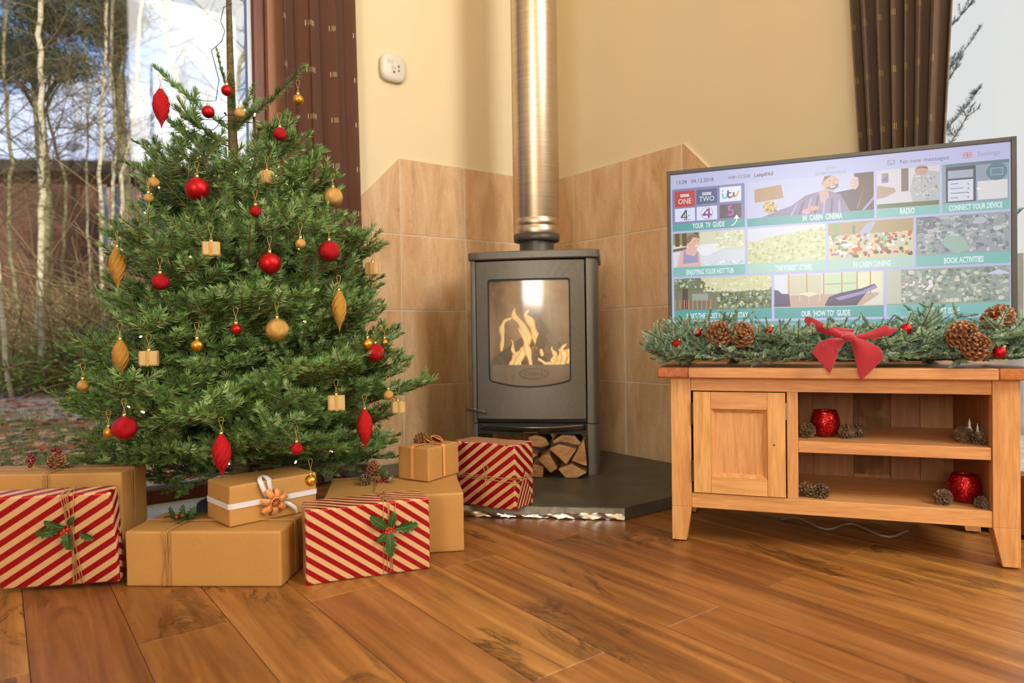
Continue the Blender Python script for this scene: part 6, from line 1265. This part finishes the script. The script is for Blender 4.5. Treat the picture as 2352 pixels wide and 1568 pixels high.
# brick cabin behind the trees
house = thing('brick_cabin', 'long brick cabin with blue grey metal roof behind the birches', 'building', (0, 0, 0))
def H(px, z, Y): return (at(px, Y, 0).x, Y, z)
YA, YB = 17.0, 18.2
xa, xb = at(-330, YA, 0).x, at(470, YB, 0).x
M_BRICK = mat('dark_brick', rough=.9); t = NT(M_BRICK); bk = t.n('ShaderNodeTexBrick'); bk.inputs['Scale'].default_value = 1; bk.inputs['Brick Width'].default_value = .23; bk.inputs['Row Height'].default_value = .075; bk.inputs['Mortar Size'].default_value = .008
bk.inputs['Color1'].default_value = s2l(126, 70, 54); bk.inputs['Color2'].default_value = s2l(92, 54, 44); bk.inputs['Mortar'].default_value = s2l(120, 104, 92); mpp = t.n('ShaderNodeMapping'); tcc = t.n('ShaderNodeTexCoord'); mpp.inputs['Rotation'].default_value = (PI/2, 0, 0); t.l(tcc.outputs['Object'], mpp.inputs[0]); t.l(mpp.outputs[0], bk.inputs['Vector'])
f = t.noise(t.coord('Object'), .9, 4); t.color(t.mix(.5, bk.outputs[0], t.mix(f, s2l(44, 40, 28), s2l(112, 72, 52)), 'MIX'))
def quad_wall(name, x0, y0, x1, y1, z0, z1, th, m, parent): 
    d = Vector((x1-x0, y1-y0, 0)).normalized(); n_ = Vector((-d.y, d.x, 0))*th; a, b = Vector((x0, y0, 0)), Vector((x1, y1, 0)); q = []
    for z in (z0, z1): q += [a+Vector((0, 0, z)), b+Vector((0, 0, z)), b+n_+Vector((0, 0, z)), a+n_+Vector((0, 0, z))]
    return obj(name, MB().hexa(q), m, parent)
quad_wall('wall', xa, YA, xb, YB, -.3, 5.0, .3, M_BRICK, house)
for tt in (0, 1): 
    p = Vector((xa, YA, 0)).lerp(Vector((xb, YB, 0)), tt); quad_wall('gable_wall', p.x, p.y, p.x-.6, p.y+5.5, -.3, 5.0, .2, M_BRICK, house)
M_ROOF = mat('metal_roof', s2l(206, 216, 244), .5, 0); rx0, rx1 = xa-.6, xb+.5
def R(t_, s_): x = rx0+(rx1-rx0)*t_; y = YA-.4+(YB-YA)*t_+5.4*s_; return Vector((x, y, 5.05+3.3*s_))
obj('roof', MB().grid(lambda a, b: R(a, b), 1, 1), M_ROOF, house, solid=.12, fix=False)
mb = MB()
for k in range(40): a = R(k/39, 0); b = R(k/39, 1); mb.hexa([a+Vector((-.02, 0, .04)), a+Vector((.02, 0, .04)), b+Vector((.02, 0, .04)), b+Vector((-.02, 0, .04)), a+Vector((-.02, 0, .09)), a+Vector((.02, 0, .09)), b+Vector((.02, 0, .09)), b+Vector((-.02, 0, .09))])
obj('standing_seam', mb, M_ROOF, house)
a, b = R(0, 0), R(1, 0); obj('fascia', MB().hexa([a+Vector((0, -.05, -.28)), b+Vector((0, -.05, -.28)), b+Vector((0, .1, -.28)), a+Vector((0, .1, -.28)), a+Vector((0, -.05, -.0)), b+Vector((0, -.05, -.0)), b+Vector((0, .1, -.0)), a+Vector((0, .1, -.0))]), mat('dark_fascia', s2l(52, 44, 40), .8), house)
fp = R(.0, 0); px_f = at(184, 18.1, 0).x; tf = (px_f-rx0)/(rx1-rx0); fb = R(tf, .16); obj('flue', MB().lathe([(.07, -.1), (.07, 1.25), (.0001, 1.25)], 14), mat('white_flue', s2l(232, 236, 244), .35, .5), house, loc=fb, smooth=True); obj('flashing', MB().lathe([(.42, -.16), (.16, .10), (.08, .14)], 14), mat('lead_flashing', s2l(112, 112, 118), .6), house, loc=fb)
for k, px in enumerate((238, 268, 298, 328)):
    y_ = YA+(YB-YA)*((at(px, 17.8, 0).x-xa)/(xb-xa))-.06; z0, z1 = zpx(590, px, y_), zpx(425, px, y_); x_ = at(px, y_, 0).x; w_ = obj('window', MB().box((x_-.02, y_-.05, z0), (x_+.06, y_+.05, z1)).box((x_+.20, y_-.05, z0), (x_+.28, y_+.05, z1)).box((x_-.02, y_-.05, z1-.08), (x_+.28, y_+.05, z1)).box((x_-.02, y_-.05, z0), (x_+.28, y_+.05, z0+.08)), mat('pink_frame', s2l(226, 176, 156), .7) if k == 0 else bpy.data.materials['pink_frame'], house)
    obj('pane', MB().box((x_+.06, y_-.01, z0+.08), (x_+.20, y_+.01, z1-.08)), mat('cabin_pane', s2l(120, 140, 160), .1, .3) if k == 0 else bpy.data.materials['cabin_pane'], w_)
# ------------------------------------------------------------------ outside the right window
con = thing('conifer_tree', 'frosty blue conifer with rising branches outside the right window', 'tree', (1.98, 3.62, -.15))
obj('trunk', MB().tube([(0, 0, 0), (.02, 0, 2), (0, 0, 4.2)], .07, 9, 0, .02), M_TRUNK, con, smooth=True)
CSP = [spray(.44, 700+k, dens=700, nl=.024, nw=.0024, m=needle_mat('frosty_needles', (70, 92, 104), (104, 130, 140), (150, 172, 180)) if k == 0 else bpy.data.materials['frosty_needles'], bushy=.6, bare=.15) for k in range(3)]
rc = random.Random(9)
def cput(base, tip, s_w=1):
    base, tip = Vector(base), Vector(tip); d = tip-base; x = d.normalized(); z = (UP-x*x.z).normalized(); y = z.cross(x); wm, nm = CSP[rc.randrange(3)]; o = link('branch', wm, con); o.matrix_local = Matrix.Translation(base) @ Matrix((x, y, z)).transposed().to_4x4() @ Matrix.Scale(d.length/.44, 4); nd = link('needles', nm, o); nd['kind'] = 'stuff'
cb_ = Vector((1.98, 3.62, -.15))
for pxa, pya, pxb, pyb in ((2120, 130, 2262, -12), (2130, 210, 2280, 66), (2110, 290, 2222, 128), (2120, 60, 2205, -30), (2100, 330, 2195, 205), (2110, 400, 2180, 330)): cput(tp(pxa, pya, 3.55)-cb_, tp(pxb, pyb, 3.40)-cb_)
for k in range(26): z = 1.0+2.9*k/26; a = rc.uniform(.4*PI, 1.9*PI)+.3; rr = .75*(1-z/5.2); cput((0, 0, z-.15), (rr*math.cos(a), rr*math.sin(a), z+.25))
M_DECK = simple_noise('bleached_decking', [(.3, (168, 166, 162)), (.7, (206, 204, 200))], 8, .7, rnd=True)
dk = thing('deck', 'bleached timber deck outside the right window', 'deck', uvw(CU+1.2, CV+.18, -.04), TH)
for k in range(16): obj('deck_board', MB().box((0, k*.148, -.03), (4.2, k*.148+.142, 0)), M_DECK, dk)
rl = thing('deck_railing', 'timber railing at the outer edge of the deck', 'railing', uvw(CU+1.2, CV+2.5, -.04), TH)
for z0, z1 in ((.92, 1.0), (.12, .18)): obj('rail', MB().box((0, -.03, z0), (4.2, .03, z1)), M_DECK, rl)
for k in range(5): obj('post', MB().box((k*1.04, -.04, 0), (k*1.04+.08, .04, 1.05)), M_DECK, rl)
for k in range(34): obj('baluster', MB().box((.1+k*.12, -.012, .18), (.125+k*.12, .012, .92)), M_DECK, rl)
